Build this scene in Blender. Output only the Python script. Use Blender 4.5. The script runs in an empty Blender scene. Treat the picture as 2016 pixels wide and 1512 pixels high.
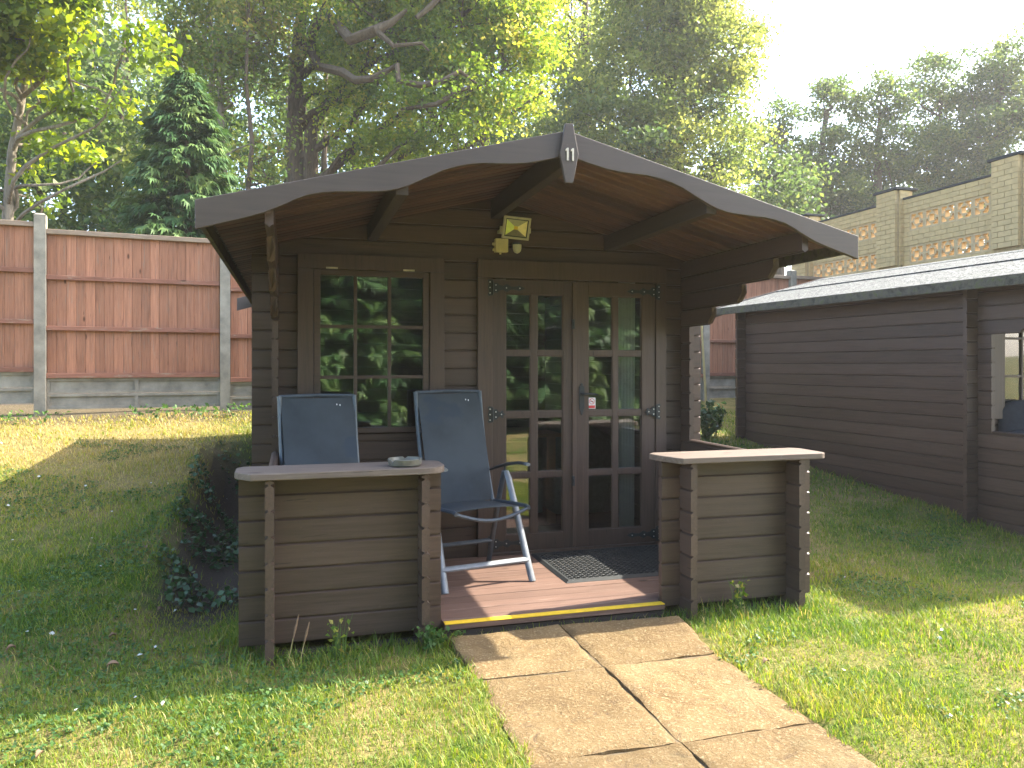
import bpy, bmesh, math, random
import numpy as np
from math import radians, sin, cos, pi
from mathutils import Vector, Matrix, noise as mnoise

# ------------------------------------------------------------------ scene, camera, light
SC = bpy.context.scene
COL = SC.collection
RND = random.Random(11)
NPR = np.random.default_rng(7)

EYE = 1.33                      # camera height above the porch deck (deck top is z = 0)
YAW = 16.0                      # camera turned to the right of the cabin's depth axis
cam_data = bpy.data.cameras.new('camera')
cam = bpy.data.objects.new('camera', cam_data)
COL.objects.link(cam)
cam.location = (0, 0, EYE)
cam.rotation_euler = (radians(90), 0, radians(-YAW))
cam_data.lens = 27.04
cam_data.sensor_width = 36
cam_data.shift_y = -0.0188
cam_data.clip_end = 2000
SC.camera = cam

SUN = Vector((0.96, 0.115, 0.885)).normalized()
elev = math.asin(SUN.z)
azim = math.atan2(SUN.x, SUN.y)
world = bpy.data.worlds.new('World')
SC.world = world
world.use_nodes = True
wn = world.node_tree
sky = wn.nodes.new('ShaderNodeTexSky')
sky.sky_type = 'NISHITA'
sky.sun_disc = False
sky.sun_elevation = elev
sky.sun_rotation = azim
sky.air_density = 1.0
sky.dust_density = 2.5
sky.ozone_density = 1.0
wn.links.new(sky.outputs[0], wn.nodes['Background'].inputs[0])
wn.nodes['Background'].inputs[1].default_value = 0.15
sun_data = bpy.data.lights.new('sun', 'SUN')
sun_data.energy = 3.25
sun_data.angle = radians(0.55)
sun_data.color = (1.0, 0.93, 0.80)
sun = bpy.data.objects.new('sun', sun_data)
COL.objects.link(sun)
sun.rotation_euler = (-SUN).to_track_quat('-Z', 'Y').to_euler()

SC.view_settings.view_transform = 'Standard'
SC.view_settings.look = 'None'
SC.view_settings.gamma = 1.0
SC.view_settings.exposure = 2.6
SC.view_settings.use_curve_mapping = False
SC.render.engine = 'CYCLES'
SC.cycles.max_bounces = 9
SC.cycles.diffuse_bounces = 4
SC.cycles.glossy_bounces = 3
SC.cycles.transmission_bounces = 6
SC.cycles.transparent_max_bounces = 10
SC.cycles.caustics_reflective = False
SC.cycles.caustics_refractive = False
SC.cycles.use_denoising = True

CY, SY = cos(radians(YAW)), sin(radians(YAW))
FPX = 1514.0


def at(u, zc):
    """ground-plan point seen in photo column u at camera depth zc"""
    xc = (u - 1008) / FPX * zc
    return xc * CY + zc * SY, -xc * SY + zc * CY


def zat(v, zc):
    return EYE + (718 - v) * zc / FPX


def cam_xy(x, y):
    return x * CY - y * SY, x * SY + y * CY


# ------------------------------------------------------------------ mesh helpers
class MB:
    def __init__(self):
        self.v, self.f = [], []

    def add(self, vs, fs):
        o = len(self.v)
        self.v += [tuple(p) for p in vs]
        self.f += [tuple(i + o for i in f) for f in fs]
        return self

    def box(self, x0, x1, y0, y1, z0, z1):
        return self.add([(x0, y0, z0), (x1, y0, z0), (x1, y1, z0), (x0, y1, z0),
                         (x0, y0, z1), (x1, y0, z1), (x1, y1, z1), (x0, y1, z1)],
                        [(0, 3, 2, 1), (4, 5, 6, 7), (0, 1, 5, 4), (1, 2, 6, 5), (2, 3, 7, 6), (3, 0, 4, 7)])

    def hexa(self, p):
        return self.add(p, [(0, 3, 2, 1), (4, 5, 6, 7), (0, 1, 5, 4), (1, 2, 6, 5), (2, 3, 7, 6), (3, 0, 4, 7)])

    def prism(self, pts, axis, a0, a1):
        n = len(pts)
        vs = []
        for a in (a0, a1):
            for p, q in pts:
                vs.append({'x': (a, p, q), 'y': (p, a, q), 'z': (p, q, a)}[axis])
        fs = [tuple(range(n)), tuple(range(2 * n - 1, n - 1, -1))]
        fs += [(i, (i + 1) % n, n + (i + 1) % n, n + i) for i in range(n)]
        return self.add(vs, fs)

    def tube(self, pts, rad, n=8, cap=True, squash=1.0):
        pts = [Vector(p) for p in pts]
        if not hasattr(rad, '__len__'):
            rad = [rad] * len(pts)
        vs, fs = [], []
        ref = None
        for i, p in enumerate(pts):
            d = (pts[min(i + 1, len(pts) - 1)] - pts[max(i - 1, 0)]).normalized()
            if ref is None:
                ref = d.orthogonal().normalized() if abs(d.x) > 0.7 else (Vector((1, 0, 0)) - d * d.x).normalized()
            a = (ref - d * ref.dot(d)).normalized()
            b = d.cross(a)
            ref = a
            for k in range(n):
                t = 2 * pi * k / n
                vs.append(p + a * cos(t) * rad[i] + b * sin(t) * rad[i] * squash)
        for i in range(len(pts) - 1):
            for k in range(n):
                k2 = (k + 1) % n
                fs.append((i * n + k, i * n + k2, (i + 1) * n + k2, (i + 1) * n + k))
        if cap:
            fs.append(tuple(range(n - 1, -1, -1)))
            fs.append(tuple((len(pts) - 1) * n + k for k in range(n)))
        return self.add(vs, fs)

    def lathe(self, prof, n, o=(0, 0, 0)):
        vs, fs = [], []
        for r, z in prof:
            for k in range(n):
                t = 2 * pi * k / n
                vs.append((o[0] + r * cos(t), o[1] + r * sin(t), o[2] + z))
        for i in range(len(prof) - 1):
            for k in range(n):
                k2 = (k + 1) % n
                fs.append((i * n + k, i * n + k2, (i + 1) * n + k2, (i + 1) * n + k))
        fs.append(tuple(range(n - 1, -1, -1)))
        fs.append(tuple((len(prof) - 1) * n + k for k in range(n)))
        return self.add(vs, fs)

    def sheet(self, fn, nu, nv, th=0.0):
        """grid surface fn(u,v) with optional thickness along its normal"""
        P = [[Vector(fn(i / nu, j / nv)) for j in range(nv + 1)] for i in range(nu + 1)]
        vs, fs = [], []
        def idx(i, j, k): return (i * (nv + 1) + j) * (2 if th else 1) + k
        for i in range(nu + 1):
            for j in range(nv + 1):
                du = P[min(i + 1, nu)][j] - P[max(i - 1, 0)][j]
                dv = P[i][min(j + 1, nv)] - P[i][max(j - 1, 0)]
                nrm = du.cross(dv)
                nrm = nrm.normalized() if nrm.length > 1e-9 else Vector((0, 0, 1))
                vs.append(P[i][j])
                if th:
                    vs.append(P[i][j] + nrm * th)
        for i in range(nu):
            for j in range(nv):
                fs.append((idx(i, j, 0), idx(i, j + 1, 0), idx(i + 1, j + 1, 0), idx(i + 1, j, 0)))
                if th:
                    fs.append((idx(i, j, 1), idx(i + 1, j, 1), idx(i + 1, j + 1, 1), idx(i, j + 1, 1)))
        if th:
            for i in range(nu):
                for j in (0, nv):
                    fs.append((idx(i, j, 0), idx(i + 1, j, 0), idx(i + 1, j, 1), idx(i, j, 1)))
            for j in range(nv):
                for i in (0, nu):
                    fs.append((idx(i, j, 0), idx(i, j + 1, 0), idx(i, j + 1, 1), idx(i, j, 1)))
        return self.add(vs, fs)

    def move(self, M, start=0):
        for i in range(start, len(self.v)):
            self.v[i] = tuple(M @ Vector(self.v[i]))
        return self

    def mesh(self, name, mat, smooth=False):
        me = bpy.data.meshes.new(name)
        bm = bmesh.new()
        bv = [bm.verts.new(p) for p in self.v]
        for f in self.f:
            try:
                bm.faces.new([bv[i] for i in f])
            except ValueError:
                pass
        bmesh.ops.recalc_face_normals(bm, faces=bm.faces)
        if smooth:
            for f in bm.faces:
                f.smooth = True
            for e in bm.edges:
                if len(e.link_faces) == 2 and e.calc_face_angle(0) > 0.7:
                    e.smooth = False
        bm.to_mesh(me)
        bm.free()
        if mat:
            me.materials.append(mat)
        return me

    def build(self, name, mat, parent=None, smooth=False, bevel=0.0):
        me = self.mesh(name, mat, smooth)
        return link(name, me, parent, bevel)


def link(name, me, parent=None, bevel=0.0):
    o = bpy.data.objects.new(name, me)
    COL.objects.link(o)
    if parent is not None:
        o.parent = parent
    if bevel:
        m = o.modifiers.new('bevel', 'BEVEL')
        m.width = bevel
        m.segments = 2
        m.limit_method = 'ANGLE'
    return o


def thing(name, label, cat, loc=(0, 0, 0), rotz=0.0, group=None):
    o = bpy.data.objects.new(name, None)
    COL.objects.link(o)
    o.location = loc
    o.rotation_euler = (0, 0, rotz)
    o.empty_display_size = 0.1
    return tag(o, label, cat, group)


def tag(o, label, cat, group=None, kind=None):
    if label:
        o['label'] = label
    if cat:
        o['category'] = cat
    if group:
        o['group'] = group
    if kind:
        o['kind'] = kind
    return o


def copy_tree(o, parent=None, skip=()):
    c = o.copy()
    COL.objects.link(c)
    c.parent = parent
    for ch in list(o.children):
        if ch.name.split('.')[0] not in skip:
            copy_tree(ch, c, skip)
    return c


def fast_mesh(name, V, loops, sizes, mat, face_attr=None, smooth=False):
    """mesh from numpy arrays; face_attr: dict of float arrays on faces"""
    me = bpy.data.meshes.new(name)
    V = np.asarray(V, dtype=np.float32)
    me.vertices.add(len(V))
    me.vertices.foreach_set('co', V.ravel())
    loops = np.asarray(loops, dtype=np.int32)
    sizes = np.asarray(sizes, dtype=np.int32)
    me.loops.add(len(loops))
    me.loops.foreach_set('vertex_index', loops)
    me.polygons.add(len(sizes))
    starts = np.concatenate([[0], np.cumsum(sizes)[:-1]]).astype(np.int32)
    me.polygons.foreach_set('loop_start', starts)
    me.update(calc_edges=True)
    for k, a in (face_attr or {}).items():
        at_ = me.attributes.new(k, 'FLOAT', 'FACE')
        at_.data.foreach_set('value', np.asarray(a, dtype=np.float32))
    if smooth:
        me.polygons.foreach_set('use_smooth', np.ones(len(sizes), dtype=bool))
    me.materials.append(mat)
    return me


# ------------------------------------------------------------------ materials
class NT:
    def __init__(self, name):
        self.m = bpy.data.materials.new(name)
        self.m.use_nodes = True
        self.t = self.m.node_tree
        self.t.nodes.clear()
        self.out = self.n('ShaderNodeOutputMaterial')
        self.tc = None

    def n(self, typ, **kw):
        x = self.t.nodes.new(typ)
        for k, v in kw.items():
            setattr(x, k, v)
        return x

    def l(self, a, b):
        self.t.links.new(a, b)

    def coord(self, scale=(1, 1, 1), which='Object', loc=(0, 0, 0), rnd=False):
        if self.tc is None:
            self.tc = self.n('ShaderNodeTexCoord')
        mp = self.n('ShaderNodeMapping')
        mp.inputs['Scale'].default_value = scale
        mp.inputs['Location'].default_value = loc
        src = self.tc.outputs[which]
        if rnd:
            oi = self.n('ShaderNodeObjectInfo')
            mul = self.n('ShaderNodeVectorMath', operation='ADD')
            sc = self.n('ShaderNodeVectorMath', operation='SCALE')
            sc.inputs[0].default_value = (7.3, 11.9, 5.1)
            self.l(oi.outputs['Random'], sc.inputs['Scale'])
            self.l(src, mul.inputs[0])
            self.l(sc.outputs[0], mul.inputs[1])
            src = mul.outputs[0]
        self.l(src, mp.inputs['Vector'])
        return mp.outputs[0]

    def noise(self, vec, scale=5.0, detail=5.0, rough=0.6, dist=0.0):
        x = self.n('ShaderNodeTexNoise')
        x.inputs['Scale'].default_value = scale
        x.inputs['Detail'].default_value = detail
        x.inputs['Roughness'].default_value = rough
        x.inputs['Distortion'].default_value = dist
        if vec is not None:
            self.l(vec, x.inputs['Vector'])
        return x.outputs['Fac']

    def ramp(self, fac, stops):
        r = self.n('ShaderNodeValToRGB')
        e = r.color_ramp.elements
        while len(e) < len(stops):
            e.new(0.5)
        for k, (p, c) in enumerate(stops):
            e[k].position = p
            e[k].color = (*c, 1) if len(c) == 3 else c
        self.l(fac, r.inputs[0])
        return r.outputs[0]

    def mix(self, fac, a, b, mode='MIX'):
        x = self.n('ShaderNodeMix', data_type='RGBA', blend_type=mode)
        for sock, val in ((x.inputs[0], fac), (x.inputs[6], a), (x.inputs[7], b)):
            if isinstance(val, (int, float)):
                sock.default_value = val
            elif isinstance(val, tuple):
                sock.default_value = (*val, 1) if len(val) == 3 else val
            else:
                self.l(val, sock)
        return x.outputs[2]

    def math(self, op, a, b=0.5):
        x = self.n('ShaderNodeMath', operation=op)
        for sock, val in ((x.inputs[0], a), (x.inputs[1], b)):
            if isinstance(val, (int, float)):
                sock.default_value = val
            else:
                self.l(val, sock)
        return x.outputs[0]

    def bump(self, h, strength=0.3, dist=0.01):
        b = self.n('ShaderNodeBump')
        b.inputs['Strength'].default_value = strength
        b.inputs['Distance'].default_value = dist
        self.l(h, b.inputs['Height'])
        return b.outputs[0]

    def bsdf(self, color, rough=0.6, spec=0.4, metal=0.0, normal=None):
        p = self.n('ShaderNodeBsdfPrincipled')
        for key, val in (('Base Color', color), ('Roughness', rough), ('Specular IOR Level', spec), ('Metallic', metal)):
            s = p.inputs[key]
            if isinstance(val, (int, float)):
                s.default_value = val
            elif isinstance(val, tuple):
                s.default_value = (*val, 1) if len(val) == 3 else val
            else:
                self.l(val, s)
        if normal is not None:
            self.l(normal, p.inputs['Normal'])
        return p

    def done(self, sh):
        self.l(sh.outputs[0] if hasattr(sh, 'outputs') else sh, self.out.inputs['Surface'])
        return self.m


def mul3(c, k):
    return tuple(min(1, x * k) for x in c)


def wood(name, base, axis, contrast=0.35, rough=0.6, spec=0.35, grain=1.0, knots=False, wear=None, vary=0.25, bump=0.25):
    m = NT(name)
    st = {'x': (0.7, 14, 14), 'y': (14, 0.7, 14), 'z': (14, 14, 0.7)}[axis]
    st = tuple(s * grain for s in st)
    v1 = m.coord(st, rnd=True)
    g = m.noise(v1, 4.0, 8, 0.65, 0.4)
    col = m.ramp(g, [(0.25, mul3(base, 1 - contrast)), (0.5, base), (0.8, mul3(base, 1 + contrast))])
    blot = m.noise(m.coord((1, 1, 1), rnd=True), 2.2, 4, 0.55)
    col = m.mix(m.ramp(blot, [(0.35, (0, 0, 0)), (0.75, (1, 1, 1))]), col, m.mix(0.5, col, mul3(base, 1.25)))
    if wear:
        wv = m.noise(m.coord(tuple(s * 0.5 for s in st), rnd=True), 6.0, 8, 0.75, 0.6)
        col = m.mix(m.ramp(wv, [(0.55, (0, 0, 0)), (0.68, (1, 1, 1))]), col, wear)
    if knots:
        kv = m.n('ShaderNodeTexVoronoi')
        kv.inputs['Scale'].default_value = 3.2
        m.l(m.coord({'x': (0.8, 2.2, 2.2), 'y': (2.2, 0.8, 2.2), 'z': (2.2, 2.2, 0.8)}[axis], rnd=True), kv.inputs['Vector'])
        col = m.mix(m.ramp(kv.outputs['Distance'], [(0.05, (1, 1, 1)), (0.11, (0, 0, 0))]), col, mul3(base, 0.3))
    cr = m.noise(m.coord(tuple(s_ * 1.6 for s_ in st), rnd=True), 2.2, 9, 0.62, 0.8)
    col = m.mix(m.ramp(cr, [(0.315, (.85, .85, .85)), (0.345, (0, 0, 0))]), col, mul3(base, 0.35))
    dust = m.noise(m.coord((1, 1, 1), rnd=True), 55.0, 3, 0.6)
    col = m.mix(m.ramp(dust, [(0.66, (0, 0, 0)), (0.74, (.35, .35, .35))]), col, mul3(base, 1.9))
    oi = m.n('ShaderNodeObjectInfo')
    hsv = m.n('ShaderNodeHueSaturation')
    val = m.math('ADD', m.math('MULTIPLY', oi.outputs['Random'], vary * 2), 1 - vary)
    m.l(val, hsv.inputs['Value'])
    m.l(col, hsv.inputs['Color'])
    fine = m.noise(v1, 14.0, 6, 0.7)
    rr = m.math('ADD', m.math('MULTIPLY', g, 0.25), rough - 0.12)
    nb = m.bump(m.math('ADD', g, m.math('MULTIPLY', fine, 0.5)), bump, 0.004)
    return m.done(m.bsdf(hsv.outputs[0], rr, spec, 0, nb))


def plain(name, color, rough=0.5, spec=0.4, metal=0.0, noise_amt=0.2, nscale=20, bump=0.1):
    m = NT(name)
    n1 = m.noise(m.coord((1, 1, 1), rnd=True), nscale, 6, 0.6)
    col = m.ramp(n1, [(0.3, mul3(color, 1 - noise_amt)), (0.7, mul3(color, 1 + noise_amt))])
    rr = m.math('ADD', m.math('MULTIPLY', n1, 0.2), rough - 0.1)
    nb = m.bump(m.noise(m.coord((1, 1, 1)), nscale * 6, 3, 0.6), bump, 0.003)
    return m.done(m.bsdf(col, rr, spec, metal, nb))


PAINT = (0.074, 0.0475, 0.0345)
M = {}
for ax in 'xyz':
    M['paint_' + ax] = wood('brown_paint_' + ax, PAINT, ax, 0.38, 0.44, 0.45, 1.0, vary=0.18, bump=0.5)
M['paint_end'] = wood('brown_paint_end_grain', (0.17, 0.125, 0.10), 'z', 0.35, 0.7, 0.25, 1.2, vary=0.2)
M['fascia'] = wood('brown_paint_fascia', (0.080, 0.061, 0.049), 'x', 0.2, 0.5, 0.4, 0.8, vary=0.05, bump=0.2)
M['soffit'] = wood('stained_roof_board', (0.098, 0.053, 0.040), 'x', 0.6, 0.55, 0.35, 0.7, vary=0.45, wear=(0.20, 0.122, 0.092))
M['deck'] = wood('red_brown_deck_stain', (0.140, 0.084, 0.062), 'x', 0.35, 0.65, 0.3, 1.0, vary=0.12, wear=(0.27, 0.185, 0.145), knots=True)
M['cap'] = wood('weathered_rail_cap', (0.138, 0.108, 0.086), 'x', 0.4, 0.75, 0.2, 1.0, vary=0.05, wear=(0.235, 0.195, 0.165), knots=True)
M['beam'] = wood('dark_beam', (0.055, 0.040, 0.030), 'y', 0.25, 0.6, 0.3, 1.0, vary=0.1)
M['joist'] = wood('dark_joist', (0.06, 0.048, 0.040), 'x', 0.4, 0.8, 0.2, 1.0, vary=0.1)
M['fence'] = wood('red_brown_fence_board', (0.33, 0.150, 0.085), 'z', 0.5, 0.75, 0.2, 1.2, knots=True, wear=(0.27, 0.18, 0.125), vary=0.2)
M['fence_rail'] = wood('fence_rail_wood', (0.22, 0.10, 0.065), 'x', 0.4, 0.8, 0.15, 0.9, knots=True, wear=(0.30, 0.23, 0.16), vary=0.15)
M['fence_cap'] = wood('weathered_fence_cap', (0.27, 0.20, 0.14), 'x', 0.4, 0.85, 0.15, 0.9, wear=(0.36, 0.32, 0.26), vary=0.15)
M['yellow'] = plain('yellow_edge_paint', (0.72, 0.47, 0.03), 0.6, 0.3, 0, 0.15, 30)
M['iron'] = plain('black_iron', (0.022, 0.026, 0.028), 0.45, 0.5, 0, 0.3, 40)
M['screw'] = plain('zinc_screw', (0.6, 0.6, 0.58), 0.35, 0.5, 0.7, 0.1, 40)
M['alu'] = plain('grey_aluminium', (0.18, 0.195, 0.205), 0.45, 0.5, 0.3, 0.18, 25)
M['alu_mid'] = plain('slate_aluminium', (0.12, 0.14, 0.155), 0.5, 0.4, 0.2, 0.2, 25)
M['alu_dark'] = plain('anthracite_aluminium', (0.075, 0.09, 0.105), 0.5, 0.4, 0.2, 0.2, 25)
M['rubber'] = plain('black_rubber', (0.030, 0.033, 0.033), 0.7, 0.3, 0, 0.25, 25)
M['plastic'] = plain('dark_plastic', (0.028, 0.033, 0.036), 0.4, 0.5, 0, 0.2, 25)
M['lamp_body'] = plain('cream_lamp_housing', (0.50, 0.47, 0.36), 0.5, 0.4, 0, 0.1, 15)
M['box_cream'] = plain('cream_plastic_box', (0.62, 0.55, 0.33), 0.5, 0.4, 0, 0.1, 12)
M['sensor'] = plain('white_sensor_dome', (0.55, 0.55, 0.50), 0.35, 0.5, 0, 0.1, 15)
M['digit'] = plain('brushed_brass_digit', (0.62, 0.53, 0.40), 0.4, 0.5, 0.45, 0.25, 30)
M['white'] = plain('white_sticker', (0.8, 0.8, 0.8), 0.4, 0.4, 0, 0.03, 10)
M['red'] = plain('red_print', (0.62, 0.05, 0.05), 0.4, 0.4, 0, 0.05, 10)
M['curtain'] = plain('white_curtain', (0.85, 0.86, 0.86), 0.85, 0.1, 0, 0.06, 8)
M['armchair'] = plain('grey_green_upholstery', (0.30, 0.35, 0.31), 0.9, 0.1, 0, 0.15, 30)
M['table'] = wood('pale_table_wood', (0.45, 0.36, 0.25), 'x', 0.2, 0.5, 0.3, 1.0, vary=0.05)
M['cushion'] = plain('black_padded_fabric', (0.035, 0.037, 0.042), 0.8, 0.2, 0, 0.2, 30)
M['concrete'] = plain('grey_concrete', (0.26, 0.235, 0.185), 0.9, 0.15, 0, 0.32, 6, 0.5)
M['ash_clay'] = plain('dark_glazed_ashtray', (0.12, 0.115, 0.09), 0.35, 0.5, 0, 0.35, 18)
M['cane'] = plain('bamboo_cane', (0.45, 0.36, 0.16), 0.6, 0.3, 0, 0.15, 10)
M['bark'] = None


def mat_glass():
    m = NT('window_glass')
    lw = m.n('ShaderNodeFresnel')
    lw.inputs['IOR'].default_value = 1.62
    nb = m.bump(m.noise(m.coord((1, 1, 1), rnd=True), 3.5, 2, 0.5), 0.05, 0.02)
    gl = m.n('ShaderNodeBsdfGlossy')
    gl.inputs['Roughness'].default_value = 0.02
    gl.inputs['Color'].default_value = (1, 1, 1, 1)
    m.l(nb, gl.inputs['Normal'])
    tr = m.n('ShaderNodeBsdfTransparent')
    tr.inputs['Color'].default_value = (0.86, 0.89, 0.88, 1)
    mx = m.n('ShaderNodeMixShader')
    m.l(m.math('MINIMUM', m.math('MULTIPLY', lw.outputs[0], 2.0), 1.0), mx.inputs[0])
    m.l(tr.outputs[0], mx.inputs[1])
    m.l(gl.outputs[0], mx.inputs[2])
    return m.done(mx)


M['glass'] = mat_glass()


def mat_textilene():
    m = NT('blue_grey_textilene')
    w = m.n('ShaderNodeTexWave')
    w.inputs['Scale'].default_value = 90
    m.l(m.coord((0, 0, 1)), w.inputs['Vector'])
    big = m.noise(m.coord((1, 1, 1), rnd=True), 4.0, 5, 0.6)
    col = m.ramp(big, [(0.3, (0.038, 0.046, 0.052)), (0.62, (0.056, 0.067, 0.075))])
    st = m.noise(m.coord((1.2, 1, 1.6), loc=(3.1, 0, 1.7), rnd=True), 3.0, 3, 0.5)
    col = m.mix(m.ramp(st, [(0.60, (0, 0, 0)), (0.66, (1, 1, 1))]), col, (0.040, 0.053, 0.068))
    return m.done(m.bsdf(col, 0.75, 0.3, 0, m.bump(w.outputs['Fac'], 0.35, 0.002)))


M['textilene'] = mat_textilene()


def mat_leaf(name, stops, trans=0.42, rough=0.5, tcol=1.5, spec=0.35):
    m = NT(name)
    a = m.n('ShaderNodeAttribute', attribute_name='tone')
    col = m.ramp(a.outputs['Fac'], stops)
    p = m.bsdf(col, rough, spec)
    t = m.n('ShaderNodeBsdfTranslucent')
    hs = m.n('ShaderNodeHueSaturation')
    hs.inputs['Value'].default_value = tcol
    hs.inputs['Saturation'].default_value = 1.1
    hs.inputs['Hue'].default_value = 0.488
    m.l(col, hs.inputs['Color'])
    m.l(hs.outputs[0], t.inputs['Color'])
    mx = m.n('ShaderNodeMixShader')
    mx.inputs[0].default_value = trans
    m.l(p.outputs[0], mx.inputs[1])
    m.l(t.outputs[0], mx.inputs[2])
    return m.done(mx)


M['leaf_oak'] = mat_leaf('oak_leaves', [(0.0, (0.05, 0.095, 0.018)), (0.45, (0.13, 0.20, 0.030)), (0.8, (0.24, 0.29, 0.040)), (1.0, (0.36, 0.33, 0.06))], 0.6, 0.42, 2.1)
M['leaf_lime'] = mat_leaf('bright_leaves', [(0.0, (0.045, 0.080, 0.014)), (0.5, (0.12, 0.18, 0.022)), (1.0, (0.24, 0.27, 0.03))], 0.58, 0.42, 2.1)
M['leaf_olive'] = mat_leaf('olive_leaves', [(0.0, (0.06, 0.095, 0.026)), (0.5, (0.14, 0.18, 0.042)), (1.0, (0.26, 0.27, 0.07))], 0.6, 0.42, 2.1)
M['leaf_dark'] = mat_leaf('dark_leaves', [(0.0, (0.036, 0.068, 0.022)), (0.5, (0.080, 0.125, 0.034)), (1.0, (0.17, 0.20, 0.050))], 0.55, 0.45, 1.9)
M['leaf_sparse'] = mat_leaf('thin_brownish_leaves', [(0.0, (0.055, 0.085, 0.022)), (0.5, (0.13, 0.17, 0.035)), (1.0, (0.26, 0.22, 0.06))], 0.6, 0.45, 2.0)
M['conifer'] = mat_leaf('conifer_sprays', [(0.0, (0.028, 0.075, 0.026)), (0.5, (0.060, 0.135, 0.038)), (1.0, (0.17, 0.24, 0.055))], 0.25, 0.6, 1.3)
M['ivy'] = mat_leaf('ivy_leaves', [(0.0, (0.022, 0.050, 0.018)), (0.6, (0.050, 0.105, 0.036)), (1.0, (0.095, 0.16, 0.06))], 0.2, 0.35)
M['clover'] = mat_leaf('clover_leaves', [(0.0, (0.035, 0.085, 0.022)), (0.6, (0.07, 0.15, 0.035)), (1.0, (0.14, 0.21, 0.05))], 0.35, 0.5)
M['grass'] = mat_leaf('grass_blades', [(0.0, (0.060, 0.135, 0.020)), (0.4, (0.14, 0.225, 0.028)), (0.66, (0.26, 0.305, 0.038)), (0.84, (0.40, 0.335, 0.085)), (1.0, (0.50, 0.40, 0.17))], 0.46, 0.5, 1.3)
M['dry_leaf'] = plain('dry_brown_leaf', (0.22, 0.14, 0.085), 0.8, 0.2, 0, 0.3, 40)
M['petal'] = plain('pale_litter', (0.55, 0.54, 0.48), 0.8, 0.2, 0, 0.2, 40)


def mat_bark(name, c):
    m = NT(name)
    n1 = m.noise(m.coord((6, 6, 1.3)), 3.0, 8, 0.7, 0.5)
    col = m.ramp(n1, [(0.3, mul3(c, 0.45)), (0.55, c), (0.75, mul3(c, 1.4))])
    return m.done(m.bsdf(col, 0.9, 0.15, 0, m.bump(n1, 0.8, 0.04)))


M['bark'] = mat_bark('brown_bark', (0.115, 0.085, 0.058))
M['bark_grey'] = mat_bark('grey_bark', (0.23, 0.195, 0.145))


def mat_ground():
    m = NT('lawn_soil_and_thatch')
    v = m.coord((1, 1, 1))
    big = m.noise(v, 0.9, 5, 0.6)
    mid = m.noise(v, 7.0, 6, 0.65)
    fin = m.noise(v, 90.0, 4, 0.7)
    green = m.ramp(fin, [(0.3, (0.035, 0.065, 0.010)), (0.7, (0.10, 0.15, 0.02))])
    straw = m.ramp(fin, [(0.3, (0.15, 0.115, 0.045)), (0.7, (0.33, 0.255, 0.10))])
    soil = m.ramp(fin, [(0.3, (0.045, 0.034, 0.024)), (0.7, (0.12, 0.095, 0.07))])
    col = m.mix(m.ramp(m.math('ADD', m.math('MULTIPLY', big, 0.6), m.math('MULTIPLY', mid, 0.4)), [(0.42, (0, 0, 0)), (0.58, (1, 1, 1))]), green, straw)
    a2 = m.n('ShaderNodeAttribute', attribute_name='dry')
    col = m.mix(a2.outputs['Fac'], col, straw)
    a = m.n('ShaderNodeAttribute', attribute_name='bare_and_shade')
    col = m.mix(m.math('MULTIPLY', a.outputs['Fac'], 1.0), col, soil)
    return m.done(m.bsdf(col, 0.95, 0.1, 0, m.bump(m.math('ADD', fin, mid), 0.8, 0.02)))


M['ground'] = mat_ground()


def mat_slab():
    m = NT('riven_buff_paving')
    v = m.coord((1, 1, 1), rnd=True)
    n1 = m.noise(v, 3.0, 8, 0.65, 0.3)
    n2 = m.noise(v, 78.0, 4, 0.65)
    n3 = m.noise(v, 9.0, 10, 0.75, 1.2)
    col = m.ramp(n1, [(0.3, (0.135, 0.086, 0.037)), (0.5, (0.175, 0.116, 0.051)), (0.72, (0.21, 0.147, 0.07))])
    col = m.mix(m.ramp(n2, [(0.54, (0, 0, 0)), (0.64, (1, 1, 1))]), col, (0.29, 0.22, 0.12))
    col = m.mix(m.ramp(n3, [(0.34, (0.8, 0.8, 0.8)), (0.44, (0, 0, 0))]), col, (0.12, 0.08, 0.045))
    h = m.math('ADD', m.math('MULTIPLY', n3, 1.4), m.math('MULTIPLY', n2, 0.4))
    moss = m.noise(v, 5.0, 6, 0.7)
    col = m.mix(m.ramp(moss, [(0.58, (0, 0, 0)), (0.75, (.55, .55, .55))]), col, (0.12, 0.105, 0.05))
    oi = m.n('ShaderNodeObjectInfo')
    hs = m.n('ShaderNodeHueSaturation')
    m.l(m.math('ADD', m.math('MULTIPLY', oi.outputs['Random'], 0.32), 0.84), hs.inputs['Value'])
    m.l(col, hs.inputs['Color'])
    return m.done(m.bsdf(hs.outputs[0], 0.85, 0.2, 0, m.bump(h, 1.0, 0.018)))


M['slab'] = mat_slab()
M['bed'] = plain('mortar_bed', (0.13, 0.10, 0.062), 0.95, 0.1, 0, 0.3, 30, 0.6)


def mat_felt():
    m = NT('grey_mineral_felt')
    f = m.noise(m.coord((1, 1, 1)), 90.0, 2, 0.6)
    g = m.noise(m.coord((1, 1, 1)), 30.0, 4, 0.7)
    b = m.noise(m.coord((1, 1, 1)), 2.5, 5, 0.6)
    col = m.ramp(m.math('ADD', m.math('MULTIPLY', f, 0.5), m.math('MULTIPLY', g, 0.5)), [(0.45, (0.025, 0.027, 0.025)), (0.55, (0.21, 0.212, 0.195))])
    col = m.mix(m.ramp(b, [(0.5, (0, 0, 0)), (0.8, (0.6, 0.6, 0.6))]), col, (0.11, 0.12, 0.10))
    return m.done(m.bsdf(col, 0.95, 0.15, 0, m.bump(f, 0.5, 0.004)))


M['felt'] = mat_felt()


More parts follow.
